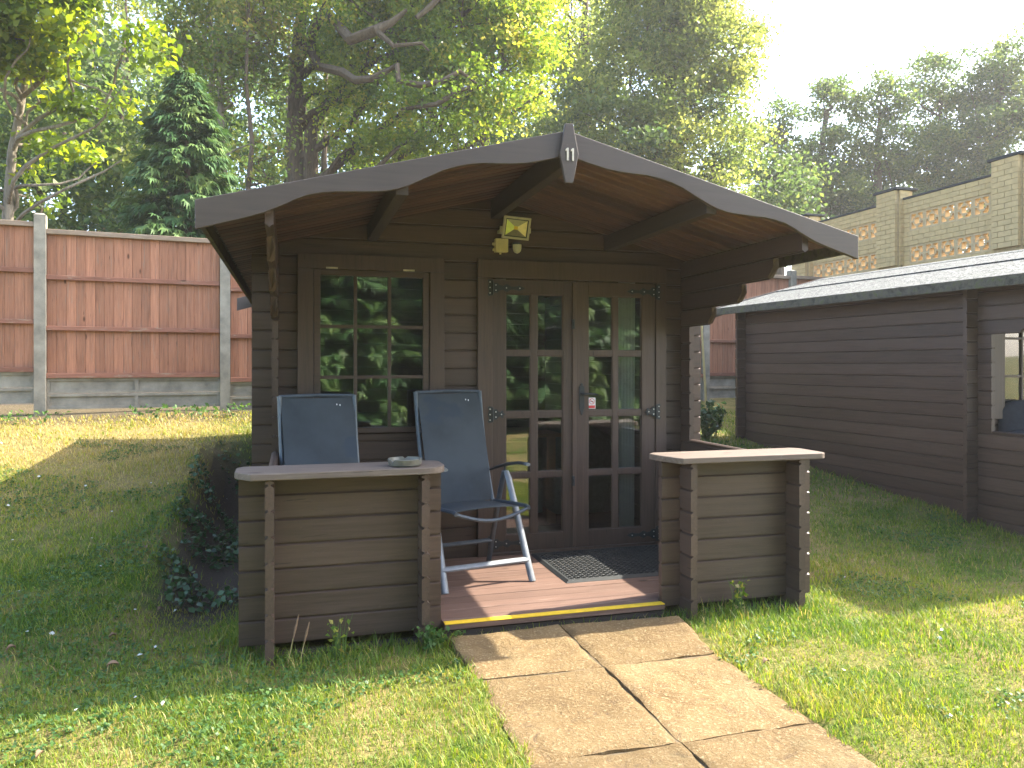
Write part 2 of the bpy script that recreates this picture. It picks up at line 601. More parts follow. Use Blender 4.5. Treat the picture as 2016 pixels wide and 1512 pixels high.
def mat_moss():
    m = NT('mossy_felt_edge')
    g = m.noise(m.coord((1, 1, 1)), 14.0, 7, 0.7)
    col = m.ramp(g, [(0.35, (0.065, 0.058, 0.044)), (0.52, (0.115, 0.105, 0.082)), (0.68, (0.10, 0.115, 0.04))])
    return m.done(m.bsdf(col, 0.95, 0.1, 0, m.bump(g, 1.0, 0.02)))


M['moss'] = mat_moss()
M['brick'] = plain('buff_yellow_brick', (0.52, 0.375, 0.185), 0.85, 0.2, 0, 0.14, 9, 0.4)
M['screen_block'] = plain('cast_screen_block', (0.50, 0.37, 0.205), 0.9, 0.2, 0, 0.15, 12, 0.4)
M['mortar'] = plain('grey_buff_mortar', (0.44, 0.325, 0.175), 0.95, 0.1, 0, 0.2, 20, 0.4)
M['coping'] = plain('dark_coping', (0.055, 0.055, 0.052), 0.8, 0.2, 0, 0.3, 12, 0.4)

# ------------------------------------------------------------------ terrain
def sstep(x, a, b):
    t = np.clip((x - a) / (b - a), 0, 1)
    return t * t * (3 - 2 * t)


def ground(x, y):
    x = np.asarray(x, dtype=float)
    y = np.asarray(y, dtype=float)
    # gentle ramps rising to the back fence
    low = -0.055 - 0.035 * sstep(y, 3.3, 3.75)
    left = low + 0.150 * np.clip(y - 4.0, 0, 5.8) * sstep(y, 3.4, 5.2)
    right = low + 0.03 * sstep(y, 4.2, 6.0) + 0.10 * np.clip(y - 5.0, 0, 2.0) + 0.16 * np.clip(y - 7.0, 0, 4.0)
    k = sstep(x, 0.5, 2.5)
    z = left * (1 - k) + right * k
    z = z + 0.11 * np.clip(y - 11.3, 0, 20)
    # cut made for the cabin
    inside = sstep(x, -0.86, -0.48) * (1 - sstep(x, 3.05, 3.9)) * sstep(y, 3.9, 4.7) * (1 - sstep(y, 7.9 + 0.9 * sstep(x, -0.4, 0.2), 8.4 + 1.0 * sstep(x, -0.4, 0.2)))
    z = z * (1 - inside) + (-0.13) * inside
    pth = sstep(x, 0.80, 0.86) * (1 - sstep(x, 1.88, 1.94)) * (1 - sstep(y, 3.80, 3.9))
    z = z - 0.06 * pth
    pit = sstep(x, -0.24, -0.16) * (1 - sstep(x, 2.86, 2.94)) * sstep(y, 3.93, 4.0) * (1 - sstep(y, 8.4, 8.55))
    z = z * (1 - pit) + (-0.20) * pit
    # terrace behind the brick wall
    tk = sstep(x, 9.42, 9.8) * sstep(y, 2.5, 5.0)
    z = z * (1 - tk) + np.maximum(z, 2.75) * tk
    # hollows and bumps
    z = z + 0.010 * np.sin(x * 3.1 + 1.3 * np.sin(y * 2.2)) * np.cos(y * 2.7 + x) * (1 - pit)
    far = sstep(np.hypot(x, y), 40, 120)
    return z * (1 - far) + 2.5 * far


def axis_pts(lo, hi, step, far):
    core = np.arange(lo, hi + 1e-6, step)
    out = [far]
    d = step
    a, b = [lo], [hi]
    while a[-1] > -far:
        d *= 1.25
        a.append(a[-1] - d)
        b.append(b[-1] + d)
    return np.array(sorted(set(a[1:])) + list(core) + b[1:])


gx = axis_pts(-8.0, 11.0, 0.11, 400)
gy = axis_pts(-2.0, 12.5, 0.11, 400)
GX, GY = np.meshgrid(gx, gy, indexing='ij')
GZ = ground(GX, GY)
nx, ny = len(gx), len(gy)
ii, jj = np.meshgrid(np.arange(nx - 1), np.arange(ny - 1), indexing='ij')
q = np.stack([ii * ny + jj, (ii + 1) * ny + jj, (ii + 1) * ny + jj + 1, ii * ny + jj + 1], -1).reshape(-1, 4)
cx, cy = (gx[:-1] + gx[1:]) / 2, (gy[:-1] + gy[1:]) / 2
FX, FY = np.meshgrid(cx, cy, indexing='ij')
bare_and_shade = (sstep(FX, -0.90, -0.62) * (1 - sstep(FX, 3.1, 3.4)) * sstep(FY, 4.1, 4.9) * (1 - sstep(FY, 8.0, 8.5)))
bare_and_shade = np.maximum(bare_and_shade, sstep(FY, 9.0, 9.5) * (1 - sstep(FX, 2, 4)) * .8)  # soil tone painted along the fence foot in place of the fence's shadow
bare_and_shade = np.maximum(bare_and_shade, sstep(FY, 11.2, 11.6))
dryf = np.clip(sstep(-FX, 0.2, 1.2) * sstep(FY, 5.5, 8.0), 0, 1) * .8
lawn_me = fast_mesh('ground', np.stack([GX, GY, GZ], -1).reshape(-1, 3), q.ravel(), np.full(len(q), 4), M['ground'],
                    {'bare_and_shade': bare_and_shade.ravel(), 'dry': dryf.ravel()}, smooth=True)
tag(link('ground', lawn_me), 'lawn rising gently from the porch towards the back fence', None, kind='structure')

# ------------------------------------------------------------------ paving path
path = MB().box(0.80, 1.94, -2.4, 3.86, -0.30, -0.061).build('path', M['bed'])
tag(path, 'two slab wide buff paved path leading to the porch step', None, kind='structure')


def slab(corners, seed):
    a, b, c, d = [Vector((p[0], p[1], 0)) for p in corners]
    n = 26
    rr = random.Random(seed)
    tilt = (rr.uniform(-.006, .006), rr.uniform(-.006, .006))
    mb = MB()
    top = []
    for i in range(n + 1):
        for j in range(n + 1):
            s, t = i / n, j / n
            p = (a * (1 - s) + b * s) * (1 - t) + (d * (1 - s) + c * s) * t
            edge = min(s, t, 1 - s, 1 - t)
            w = Vector((p.x * 4 + seed, p.y * 4, seed * 1.7))
            jit = 0.0
            rv = mnoise.noise(w * 2.2)
            z = -0.046 + 0.008 * mnoise.noise(w) + 0.006 * (round(rv * 4) / 4) + 0.003 * mnoise.noise(w * 4.1) + tilt[0] * (s - .5) + tilt[1] * (t - .5)
            if edge == 0:
                z -= 0.008
                q2 = Vector((p.x * 14, p.y * 14, seed))
                p = p + Vector((mnoise.noise(q2), mnoise.noise(q2 + Vector((5, 5, 5))), 0)) * 0.009
            top.append((p.x, p.y, z))
    N = n + 1
    fs = [(i * N + j, (i + 1) * N + j, (i + 1) * N + j + 1, i * N + j + 1) for i in range(n) for j in range(n)]
    ring = [i * N for i in range(N)] + [n * N + j for j in range(1, N)] + [i * N + n for i in range(n - 1, -1, -1)] + [j for j in range(n - 1, 0, -1)]
    vs = top + [(top[k][0], top[k][1], -0.10) for k in ring]
    o = len(top)
    fs += [(ring[k], ring[(k + 1) % len(ring)], o + (k + 1) % len(ring), o + k) for k in range(len(ring))]
    mb.add(vs, fs)
    return mb.build('paving_slab', M['slab'], path, smooth=True)


slab([(0.785, 3.292), (1.367, 3.279), (1.363, 3.862), (0.765, 3.835)], 1)
slab([(1.380, 3.279), (1.955, 3.285), (2.045, 3.80), (1.374, 3.868)], 2)
yy = 3.272
for r in range(6):
    y2 = yy - 0.735
    slab([(0.77 + RND.uniform(-.01, .02), y2 + .006), (1.362, y2 + .006), (1.366, yy - .003), (0.79, yy - .003)], 10 + r * 2)
    slab([(1.374, y2 + .006), (1.955 + RND.uniform(-.02, .01), y2 + .006), (1.95, yy - .003), (1.379, yy - .003)], 11 + r * 2)
    yy = y2

# ------------------------------------------------------------------ the cabin
LP = 0.122                       # log pitch
XC, ZR, SLOPE = 1.369, 2.525, 0.258
XL, XR = -0.245, 2.975           # log ends of the front wall
SL0, SL1 = -0.12, -0.08          # left side wall, outer and inner face
SR0, SR1 = 2.81, 2.85
YF, YR, YW, YB, YE = 3.73, 3.925, 5.20, 8.42, 8.68
HALF = 1.764
RAIL = 0.785


def zroof(x):
    return ZR - SLOPE * abs(x - XC)


def zunder(x):
    return zroof(x) - 0.034


def log_x(x0, x1, yf, z0, z1, th=0.04, root=None, name='log', mat=None, fin=None):
    """log along X with chamfered edges; x0 / x1 may be functions of z"""
    f0 = x0 if callable(x0) else (lambda z: x0)
    f1 = x1 if callable(x1) else (lambda z: x1)
    c = 0.013
    zt = z1 - min(0.008, (z1 - z0) * 0.3)
    zb = z0 + 0.009
    zm = (zt + zb) / 2
    pr = [(yf, zb), (yf, zm), (yf, zt), (yf + c, z1), (yf + th - c, z1), (yf + th, zt), (yf + th, zm), (yf + th, zb), (yf + th - c, zb - .0015), (yf + th - c, z0), (yf + c, z0), (yf + c, zb - .0015)]
    n = len(pr)
    vs = [(f0(z), y, z) for y, z in pr] + [(f1(z), y, z) for y, z in pr]
    fs = [tuple(range(n)), tuple(range(2 * n - 1, n - 1, -1))] + [(i, (i + 1) % n, n + (i + 1) % n, n + i) for i in range(n)]
    return MB().add(vs, fs).build(name, mat or M['paint_x'], root)


def log_y(xf, y0, y1, z0, z1, th=0.04, root=None, chamfer=0.0):
    c = 0.013
    zt = z1 - min(0.008, (z1 - z0) * 0.3)
    zb = z0 + 0.009
    zm = z0 + (z1 - z0) * 0.55
    def e0(z):
        return y0 + (max(0.0, (zm - z)) * chamfer if chamfer else 0.0)
    pr = [(xf, zb), (xf, zm), (xf, zt), (xf + c, z1), (xf + th - c, z1), (xf + th, zt), (xf + th, zm), (xf + th, zb), (xf + th - c, zb - .0015), (xf + th - c, z0), (xf + c, z0), (xf + c, zb - .0015)]
    n = len(pr)
    vs = [(x, e0(z), z) for x, z in pr] + [(x, y1, z) for x, z in pr]
    fs = [tuple(range(n)), tuple(range(2 * n - 1, n - 1, -1))] + [(i, (i + 1) % n, n + (i + 1) % n, n + i) for i in range(n)]
    return MB().add(vs, fs).build('log', M['paint_y'], root)


WIN = (0.037, 1.003, 0.875, 2.056)        # outer frame: x0, x1, z0, z1
DOOR = (1.237, 2.673, 0.0, 2.062)
WOPEN = (0.10, 0.94, 0.875, 1.99)
DOPEN = (1.30, 2.61, -0.02, 1.97)

FASCIA = [(0, .128), (.06, .130), (.12, .127), (.165, .116), (.205, .102), (.25, .085), (.29, .077), (.33, .077), (.365, .084), (.423, .109), (.455, .123), (.486, .130),
          (.515, .130), (.541, .125), (.60, .105), (.653, .086), (.69, .078), (.726, .077), (.76, .088), (.79, .103), (.834, .119), (.866, .124), (.898, .127), (.95, .130), (1.0, .133)]


def hinge(root, x, z, y, flip, strap=True):
    """ornate black strap hinge with screws"""
    s = -1 if flip else 1
    mb = MB()
    # scrolled butt plate on the frame
    mb.prism([(x - s * .030, z - .058), (x - s * .036, z - .045), (x - s * .026, z - .030), (x - s * .034, z), (x - s * .026, z + .030), (x - s * .036, z + .045), (x - s * .030, z + .058), (x - s * .004, z + .055), (x - s * .004, z - .055)], 'y', y - .004, y)
    mb.tube([(x, y - .006, z - .050), (x, y - .006, z + .050)], .006, 8)
    if strap:
        pts_up = [(0.004, .034), (0.035, .034), (.045, .020), (.075, .013), (.085, .020), (.105, .028), (.120, .018), (.135, .010), (.175, .012), (.190, .019), (.215, .010), (.235, 0.0)]
    else:
        pts_up = [(0.004, .036), (0.028, .036), (.038, .022), (.055, .012), (.060, .022), (.070, .028), (.078, .022), (.074, .012), (.092, 0.0)]
    pl = [(x + s * a, z + b) for a, b in pts_up] + [(x + s * a, z - b) for a, b in reversed(pts_up[:-1])]
    mb.prism(pl, 'y', y - .0035, y)
    h = mb.build('hinge', M['iron'], root)
    for dx, dz in ([(-.020, .038), (-.020, 0), (-.020, -.038), (.022, .018), (.022, -.018)] + ([(.098, 0), (.195, 0)] if strap else [(.062, 0)])):
        sc = MB().lathe([(.0045, -.0055), (.0045, -.003), (.003, -.001)], 8)
        sc.move(Matrix.Translation((x + s * dx, y, z + dz)) @ Matrix.Rotation(radians(-90), 4, 'X'))
        for k, p in enumerate(sc.v):
            sc.v[k] = (p[0], y - .004 - abs(p[1] - y), p[2])
        sc.build('screw', M['screw'], root)
    return h


def build_cabin():
    root = thing('log_cabin', 'dark brown log cabin with covered porch, glazed double doors and number 11 on its gable', 'cabin')
    P = root
    # ---- front wall logs, cut at the window and doors
    k = -1
    while True:
        z0 = 0.086 + LP * k
        z1 = z0 + LP
        k += 1
        if z0 > zunder(XC) - 0.02:
            break
        if z1 > zunder(XL):
            def f0(z): return max(XL if z < 2.05 else XL + .1, XC - (zunder(XC) - z) / SLOPE)
            def f1(z): return min(XR if z < 2.05 else XR - .1, XC + (zunder(XC) - z) / SLOPE)
            zt = min(z1, zunder(XC) - 0.004)
            log_x(f0, f1, YW, z0, zt, root=P)
            continue
        cuts = [XL, XR]
        segs = []
        for o in (WOPEN, DOPEN):
            if z1 > o[2] + 0.005 and z0 < o[3] - 0.02:
                segs.append(o)
        x = XL
        for o in segs:
            log_x(x, o[0], YW, z0, z1, root=P)
            if o[2] - z0 > 0.03:
                log_x(o[0], o[1], YW, z0, o[2], root=P)
            x = o[1]
        log_x(x, XR, YW, z0, z1, root=P)
    # ---- back wall
    k = -1
    while 0.086 + LP * k < zunder(XC) - 0.02:
        z0 = 0.086 + LP * k
        z1 = min(z0 + LP, zunder(XC) - 0.004)
        k += 1
        if z1 > zunder(XL):
            log_x(lambda z: max(XL + .1, XC - (zunder(XC) - z) / SLOPE), lambda z: min(XR - .1, XC + (zunder(XC) - z) / SLOPE), YB, z0, z1, root=P)
        else:
            log_x(XL, XR, YB, z0, z1, root=P)
    # ---- side walls with stepped brackets over the porch
    for xf, under in ((SL0, zunder(SL0)), (SR0, zunder(SR1))):
        for k in range(-1, 18):
            z0 = 0.025 + LP * k
            z1 = z0 + LP
            if z1 > under + 0.01:
                z1 = under - 0.002
            if z1 - z0 < 0.03:
                continue
            if k <= 5:
                log_y(xf, 3.80, YB + .16, z0, z1, root=P)
            elif k == 6:
                log_y(xf, 3.80, 5.068, z0, 0.783, root=P)
                log_y(xf, 5.072, YB + .16, z0, z1, root=P)
            elif k <= 12:
                log_y(xf, 5.072, YB + .16, z0, z1, root=P)
            else:
                y0 = {13: 4.76, 14: 4.39, 15: 4.05}.get(k, 3.775)
                log_y(xf, y0, YB + .16, z0, z1, root=P, chamfer=1.0 if k < 16 else 0.0)
    # ---- porch railing panels
    for xa, xb, stub in ((XL, 0.743, 0.624), (2.002, XR, 2.114)):
        for k in range(-1, 6):
            z0 = 0.086 + LP * k
            log_x(xa, xb, YR, z0, min(z0 + LP, RAIL - .001), root=P)
        for k in range(-1, 7):
            z0 = 0.025 + LP * k
            log_y(stub, 3.80 + RND.uniform(-.004, .004), 4.075, z0 - (0.0 if k > -1 else .02), min(z0 + LP, RAIL - .002), root=P)

    def arc(cx, cy, r, a0, a1, n=7):
        return [(cx + r * cos(radians(a0 + (a1 - a0) * i / n)), cy + r * sin(radians(a0 + (a1 - a0) * i / n))) for i in range(n + 1)]
    capl = [(-.235, 4.09), (-.262, 4.04), (-.262, 3.90), (-.245, 3.86), (-.185, 3.785)] + arc(.635, 3.905, .12, -90, 0) + arc(.695, 4.03, .06, 0, 90)
    MB().prism(capl, 'z', RAIL, RAIL + .033).build('rail_cap', M['cap'], P, bevel=.004)
    capr = [(2.03, 4.09), (1.985, 4.05), (1.99, 3.97), (2.04, 3.81), (2.06, 3.785)] + arc(2.94, 3.845, .06, -90, 0) + arc(2.94, 4.03, .06, 0, 90)
    MB().prism(capr, 'z', RAIL, RAIL + .033).build('rail_cap', M['cap'], P, bevel=.004)
    # ---- deck
    y = 3.872
    n = 0
    while y < YW - .02:
        w = 0.114 if n else 0.113
        y1 = min(y + w, YW - .004)
        xa, xb = (0.752, 1.994) if n == 0 else (SL1 + .004, SR0 - .004)
        MB().box(xa, xb, y, y1 - .004, -.028 + RND.uniform(-.001, .001), RND.uniform(-.0015, .0)).build('deck_plank', M['deck'], P, bevel=.002)
        y = y1
        n += 1
    MB().box(.755, 1.992, 3.868, 3.918, .0005, .0035).build('yellow_edge_strip', M['yellow'], P)
    MB().box(.745, 2.0, 3.895, 3.935, -.083, -.0405).build('joist', M['joist'], P)
    MB().box(-.08, 1.0, 3.90, 3.99, -.22, -.085).build('bearer', M['joist'], P)
    MB().box(1.85, 2.84, 3.91, 4.0, -.22, -.085).build('bearer', M['joist'], P)
    for block_x in (SL0 + .003, SR0 + .003):  # side beams added to block sunlight from shining in under the porch
        MB().box(block_x, block_x + .034, 4.045, 8.5, -.26, -.0975).build('bearer', M['joist'], P)
    MB().box(SL1 + .002, SR0 - .002, YW + .045, YB - .005, -.03, .012).build('floor', M['deck'], P)
    # ---- roof boards, laid from ridge to eave
    nb = int((YE - YF - .03) / 0.1005)
    for s in (-1, 1):
        xe = XC + s * (HALF - .02)
        xr = XC + s * .002
        for i in range(nb):
            ya = YF + .028 + i * .1005
            yb = ya + .0985
            t0, b0, t1, b1 = zroof(xr) - .014, zroof(xr) - .034, zroof(xe) - .014, zroof(xe) - .034
            vg = .011
            prof = [(ya, t0, t1), (yb, t0, t1), (yb, b0 + vg, b1 + vg), (yb - vg, b0, b1), (ya + vg, b0, b1), (ya, b0 + vg, b1 + vg)]
            MB().add([(xr, p[0], p[1]) for p in prof] + [(xe, p[0], p[2]) for p in prof],
                     [tuple(range(6)), tuple(range(11, 5, -1))] + [(q_, (q_ + 1) % 6, 6 + (q_ + 1) % 6, 6 + q_) for q_ in range(6)]).build('roof_board', M['soffit'], P)
        # felt in overlapping strips
        cuts = [(1.0, .40, 0.0), (.46, .04, .014)]
        for a, b, up in cuts:
            xa, xb = XC + s * HALF * a, XC + s * HALF * b
            za, zb = zroof(xa) - .012 + up, zroof(xb) - .012 + up * .4
            MB().hexa([(xa, YF + .002, za), (xb, YF + .002, zb), (xb, YE, zb), (xa, YE, za), (xa, YF + .002, za + .007), (xb, YF + .002, zb + .007), (xb, YE, zb + .007), (xa, YE, za + .007)]).build('roofing_felt', M['felt'], P)
        # eave board with felt turned over it
        xe2 = XC + s * HALF
        lo, hi = sorted((xe2, xe2 + s * .022))
        MB().box(lo, hi, YF + .03, YE - .002, zroof(xe2) - .088, zroof(xe2) - .003).build('eave_board', M['moss'], P)
    MB().hexa([(XC - .16, YF + .002, zroof(XC - .16) - .001), (XC, YF + .002, ZR - .001), (XC, YE, ZR - .001), (XC - .16, YE, zroof(XC - .16) - .001),
               (XC - .16, YF + .002, zroof(XC - .16) + .006), (XC, YF + .002, ZR + .006), (XC, YE, ZR + .006), (XC - .16, YE, zroof(XC - .16) + .006)]) \
        .hexa([(XC, YF + .002, ZR - .001), (XC + .16, YF + .002, zroof(XC + .16) - .001), (XC + .16, YE, zroof(XC + .16) - .001), (XC, YE, ZR - .001),
               (XC, YF + .002, ZR + .006), (XC + .16, YF + .002, zroof(XC + .16) + .006), (XC + .16, YE, zroof(XC + .16) + .006), (XC, YE, ZR + .006)]).build('ridge_felt', M['felt'], P)
    # ---- purlins
    for xo, dep in ((0, .13), (-.85, .105), (.85, .105)):
        x = XC + xo
        zt = zunder(x) - (.008 if xo else .012)
        MB().box(x - .032, x + .032, YF + .03, YE - .05, zt - dep, zt).build('purlin', M['beam'], P, bevel=.004)
    # ---- wavy bargeboards front and back, in two halves
    for yb0, yb1, ext in ((YF, YF + .026, 0.0), (YE + .002, YE + .026, .14)):
        for s in (-1, 1):
            top, bot = [], []
            for f, d in FASCIA:
                x = XC + s * (.004 + f * (HALF + .02 + (ext if s < 0 else 0)))
                zt = zroof(x) + .012
                top.append((x, zt))
                bot.append((x, zt - d))
            n = len(top)
            vs = [(x, yb0, z) for x, z in top + bot] + [(x, yb1, z) for x, z in top + bot]
            fs = []
            o = 2 * n
            for i in range(n - 1):
                fs += [(i, i + 1, n + i + 1, n + i), (o + i, o + n + i, o + n + i + 1, o + i + 1), (i, o + i, o + i + 1, i + 1), (n + i, n + i + 1, o + n + i + 1, o + n + i)]
            fs += [(0, n, o + n, o), (n - 1, o + n - 1, o + 2 * n - 1, 2 * n - 1)]
            MB().add(vs, fs).build('bargeboard', M['fascia'], P, bevel=.003)
    # ---- finial board and house number
    fz = 2.412
    fin = MB().prism([(XC - .021, fz + .155), (XC + .021, fz + .155), (XC + .051, fz), (XC + .021, fz - .15), (XC - .021, fz - .15), (XC - .051, fz)], 'y', YF - .024, YF - .001).build('finial_board', M['fascia'], P, bevel=.003)
    for dx in (-.0145, .0145):
        x = XC + dx
        z = fz - .008
        MB().prism([(x - .0015, z - .029), (x + .0075, z - .029), (x + .0075, z + .035), (x + .0005, z + .035), (x - .0085, z + .026), (x - .0085, z + .018), (x - .0015, z + .021)], 'y', YF - .031, YF - .024).build('house_number_digit', M['digit'], fin)
    # ---- window
    yf0 = YW - .034
    w0, w1, wz0, wz1 = WIN
    fw = .10
    win = MB().box(w0, w0 + fw, yf0, YW - .001, wz0, wz1 - .1).box(w1 - fw, w1, yf0, YW - .001, wz0, wz1 - .1).box(w0, w1, yf0 - .002, YW - .001, wz1 - .099, wz1).build('window', M['paint_z'], P, bevel=.003)
    sx0, sx1, sz0, sz1 = w0 + fw + .003, w1 - fw - .003, wz0 + .002, wz1 - .102
    gx0, gx1, gz0, gz1 = sx0 + .042, sx1 - .042, sz0 + .036, sz1 - .036
    ys0, ys1 = YW - .022, YW + .02
    sash = MB().box(sx0, gx0, ys0, ys1, sz0, sz1).box(gx1, sx1, ys0, ys1, sz0, sz1).box(gx0, gx1, ys0, ys1, sz0, gz0).box(gx0, gx1, ys0, ys1, gz1, sz1)
    bw = .022
    cxs = [gx0 + (gx1 - gx0) * i / 3 for i in range(4)]
    czs = [gz0 + (gz1 - gz0) * i / 3 for i in range(4)]
    for i in (1, 2):
        sash.box(cxs[i] - bw / 2, cxs[i] + bw / 2, ys0 + .006, ys1 - .004, gz0, gz1)
    for j in (1, 2):
        for i in range(3):
            sash.box(cxs[i] + (bw / 2 if i else 0), cxs[i + 1] - (bw / 2 if i < 2 else 0), ys0 + .007, ys1 - .005, czs[j] - bw / 2, czs[j] + bw / 2)
    sash.build('sash', M['paint_x'], win, bevel=.002)
    for i in range(3):
        for j in range(3):
            MB().box(cxs[i] + (bw / 2 if i else 0) - .002, cxs[i + 1] - (bw / 2 if i < 2 else 0) + .002, YW - .001, YW + .003, czs[j] + (bw / 2 if j else 0) - .002, czs[j + 1] - (bw / 2 if j < 2 else 0) + .002).build('pane', M['glass'], win)
    for hx in (.255, .76):
        MB().box(hx - .038, hx + .038, yf0 - .006, yf0 + .002, sz1 + .004, sz1 + .016).build('hinge', M['digit'], win)
    # ---- double doors
    d0, d1, dz0, dz1 = DOOR
    fr = MB().box(d0, d0 + .104, yf0, YW - .001, .0, dz1 - .13).box(d1 - .086, d1, yf0, YW - .001, .0, dz1 - .13).box(d0, d1, yf0 - .002, YW - .001, dz1 - .129, dz1).box(d0 + .104, d1 - .086, YW - .03, YW + .03, .001, .02)
    fr.build('door_frame', M['paint_z'], P, bevel=.003)
    rows = [(.138, .535), (.571, .961), (1.0, 1.395), (1.430, 1.828)]
    leaf_spec = [(1.343, 1.955, [(1.440, 1.625), (1.671, 1.865)]), (1.959, 2.585, [(2.056, 2.248), (2.288, 2.478)])]
    for li, (l0, l1, cols) in enumerate(leaf_spec):
        yl0, yl1 = (YW - .020, YW + .018) if li == 0 else (YW - .024, YW + .014)
        mb = MB()
        xs = [l0, cols[0][0], cols[0][1], cols[1][0], cols[1][1], l1]
        mb.box(xs[0], xs[1], yl0, yl1, .022, 1.928).box(xs[4], xs[5], yl0, yl1, .022, 1.928)
        mb.box(xs[1], xs[4], yl0, yl1, .022, rows[0][0]).box(xs[1], xs[4], yl0, yl1, rows[3][1], 1.928)
        mb.box(xs[2], xs[3], yl0 + .004, yl1 - .004, rows[0][0], rows[3][1])
        for a, b in zip(rows[:-1], rows[1:]):
            for c in cols:
                mb.box(c[0], c[1], yl0 + .004, yl1 - .004, a[1], b[0])
        leaf = mb.build('door', M['paint_z'], P, bevel=.002)
        if li == 0:
            MB().box(1.933, 1.962, YW - .032, YW - .0205, .03, 1.92).build('astragal', M['paint_z'], leaf, bevel=.003)
            for z in (.50, 1.62):
                MB().box(1.925, 1.947, YW - .042, YW - .0325, z - .035, z + .035).box(1.931, 1.941, YW - .05, YW - .0425, z - .012, z + .02).build('bolt', M['iron'], leaf, bevel=.002)
        for c in cols:
            for a, b in rows:
                MB().box(c[0] - .003, c[1] + .003, yl0 + .018, yl0 + .022, a - .003, b + .003).build('pane', M['glass'], leaf)
                # beading that holds the pane
                bd = MB()
                for (p0, p1, q0, q1) in ((c[0], c[0] + .007, a, b), (c[1] - .007, c[1], a, b), (c[0] + .007, c[1] - .007, a, a + .007), (c[0] + .007, c[1] - .007, b - .007, b)):
                    bd.box(p0, p1, yl0 + .008, yl0 + .017, q0, q1)
                bd.build('beading', M['paint_x'], leaf)
        for z, st in ((1.865, True), (.985, False), (.085, True)):
            hinge(leaf, l0 - .002 if li == 0 else l1 + .002, z, yf0 - .001, li == 1, st)
    # handle, lock plate and no smoking sticker on the right leaf
    leaf = [c for c in P.children if c.name.startswith('door') and not c.name.startswith('door_frame')][-1]
    hx, hz, hy = 2.004, 1.085, YW - .025
    pl = [(0, .115), (.010, .105), (.006, .095), (.020, .088), (.020, -.070), (.010, -.078), (.016, -.090), (.006, -.096), (.009, -.106), (0, -.118)]
    plate = [(hx + a, hz + b) for a, b in pl] + [(hx - a, hz + b) for a, b in reversed(pl[1:-1])]
    MB().prism(plate, 'y', hy - .006, hy).build('lock_plate', M['iron'], leaf, bevel=.001)
    MB().tube([(hx, hy - .004, hz + .035), (hx, hy - .045, hz + .035), (hx + .012, hy - .052, hz + .035), (hx + .06, hy - .052, hz + .036), (hx + .105, hy - .050, hz + .032)], [.010, .008, .009, .008, .005], 8).build('door_handle', M['iron'], leaf, smooth=True)
    MB().box(hx - .003, hx + .003, hy - .0075, hy - .0062, hz - .055, hz - .035).lathe([(.005, 0), (.005, .0012)], 10, (0, 0, 0)).build('keyhole', M['plastic'], leaf)
    sg0, sg1, sgz0, sgz1 = 2.062, 2.118, 1.012, 1.092
    sy = YW - .024 + .0175
    st = MB().box(sg0, sg1, sy - .0018, sy - .0008, sgz0, sgz1).build('no_smoking_sticker', M['white'], leaf)
    sgx, sgz = (sg0 + sg1) / 2, sgz0 + .053
    return root, leaf, (sgx, sgz, sy, sg0, sg1, sgz0)


cabin, r_leaf, sg = build_cabin()
# print on the sticker: red ring with slash, black cigarette, red band
sgx, sgz, sy, sg0, sg1, sgz0 = sg
mb = MB()
ring = []
for i in range(24):
    a = 2 * pi * i / 24
    ring.append(a)
vs, fs = [], []
for i, a in enumerate(ring):
    vs += [(sgx + .0215 * cos(a), sy - .0022, sgz + .0215 * sin(a)), (sgx + .0175 * cos(a), sy - .0022, sgz + .0175 * sin(a))]
for i in range(24):
    j = (i + 1) % 24
    fs.append((2 * i, 2 * j, 2 * j + 1, 2 * i + 1))
mb.add(vs, fs)
c45 = .0128
mb.add([(sgx - c45 - .0015, sy - .0023, sgz + c45 - .0015), (sgx - c45 + .0015, sy - .0023, sgz + c45 + .0015), (sgx + c45 + .0015, sy - .0023, sgz - c45 + .0015), (sgx + c45 - .0015, sy - .0023, sgz - c45 - .0015)], [(0, 1, 2, 3)])
mb.box(sg0 + .004, sg1 - .004, sy - .0024, sy - .0019, sgz0 + .004, sgz0 + .024)
mb.build('red_print', M['red'], r_leaf)
MB().box(sgx - .011, sgx + .011, sy - .0021, sy - .00185, sgz - .003, sgz + .002).build('cigarette_print', M['plastic'], r_leaf)

# neighbouring cabin: same make, turned a little, no number
cabin2 = copy_tree(cabin, None, skip=('house_number_digit', 'no_smoking_sticker', 'red_print', 'cigarette_print'))
cabin2.name = 'log_cabin'
tag(cabin2, 'neighbouring brown log cabin with grey felt roof, blank side wall towards the viewer', 'cabin')
ang = radians(4.0)
pv = Vector((XL, YW, 0))
tgt = Vector((5.616, 5.308, -.02))
cabin2.rotation_euler = (0, 0, ang)
cabin2.location = tgt - Matrix.Rotation(ang, 3, 'Z') @ pv
C2 = cabin2.location.copy()


def c2(p):
    return C2 + Matrix.Rotation(ang, 3, 'Z') @ Vector(p)


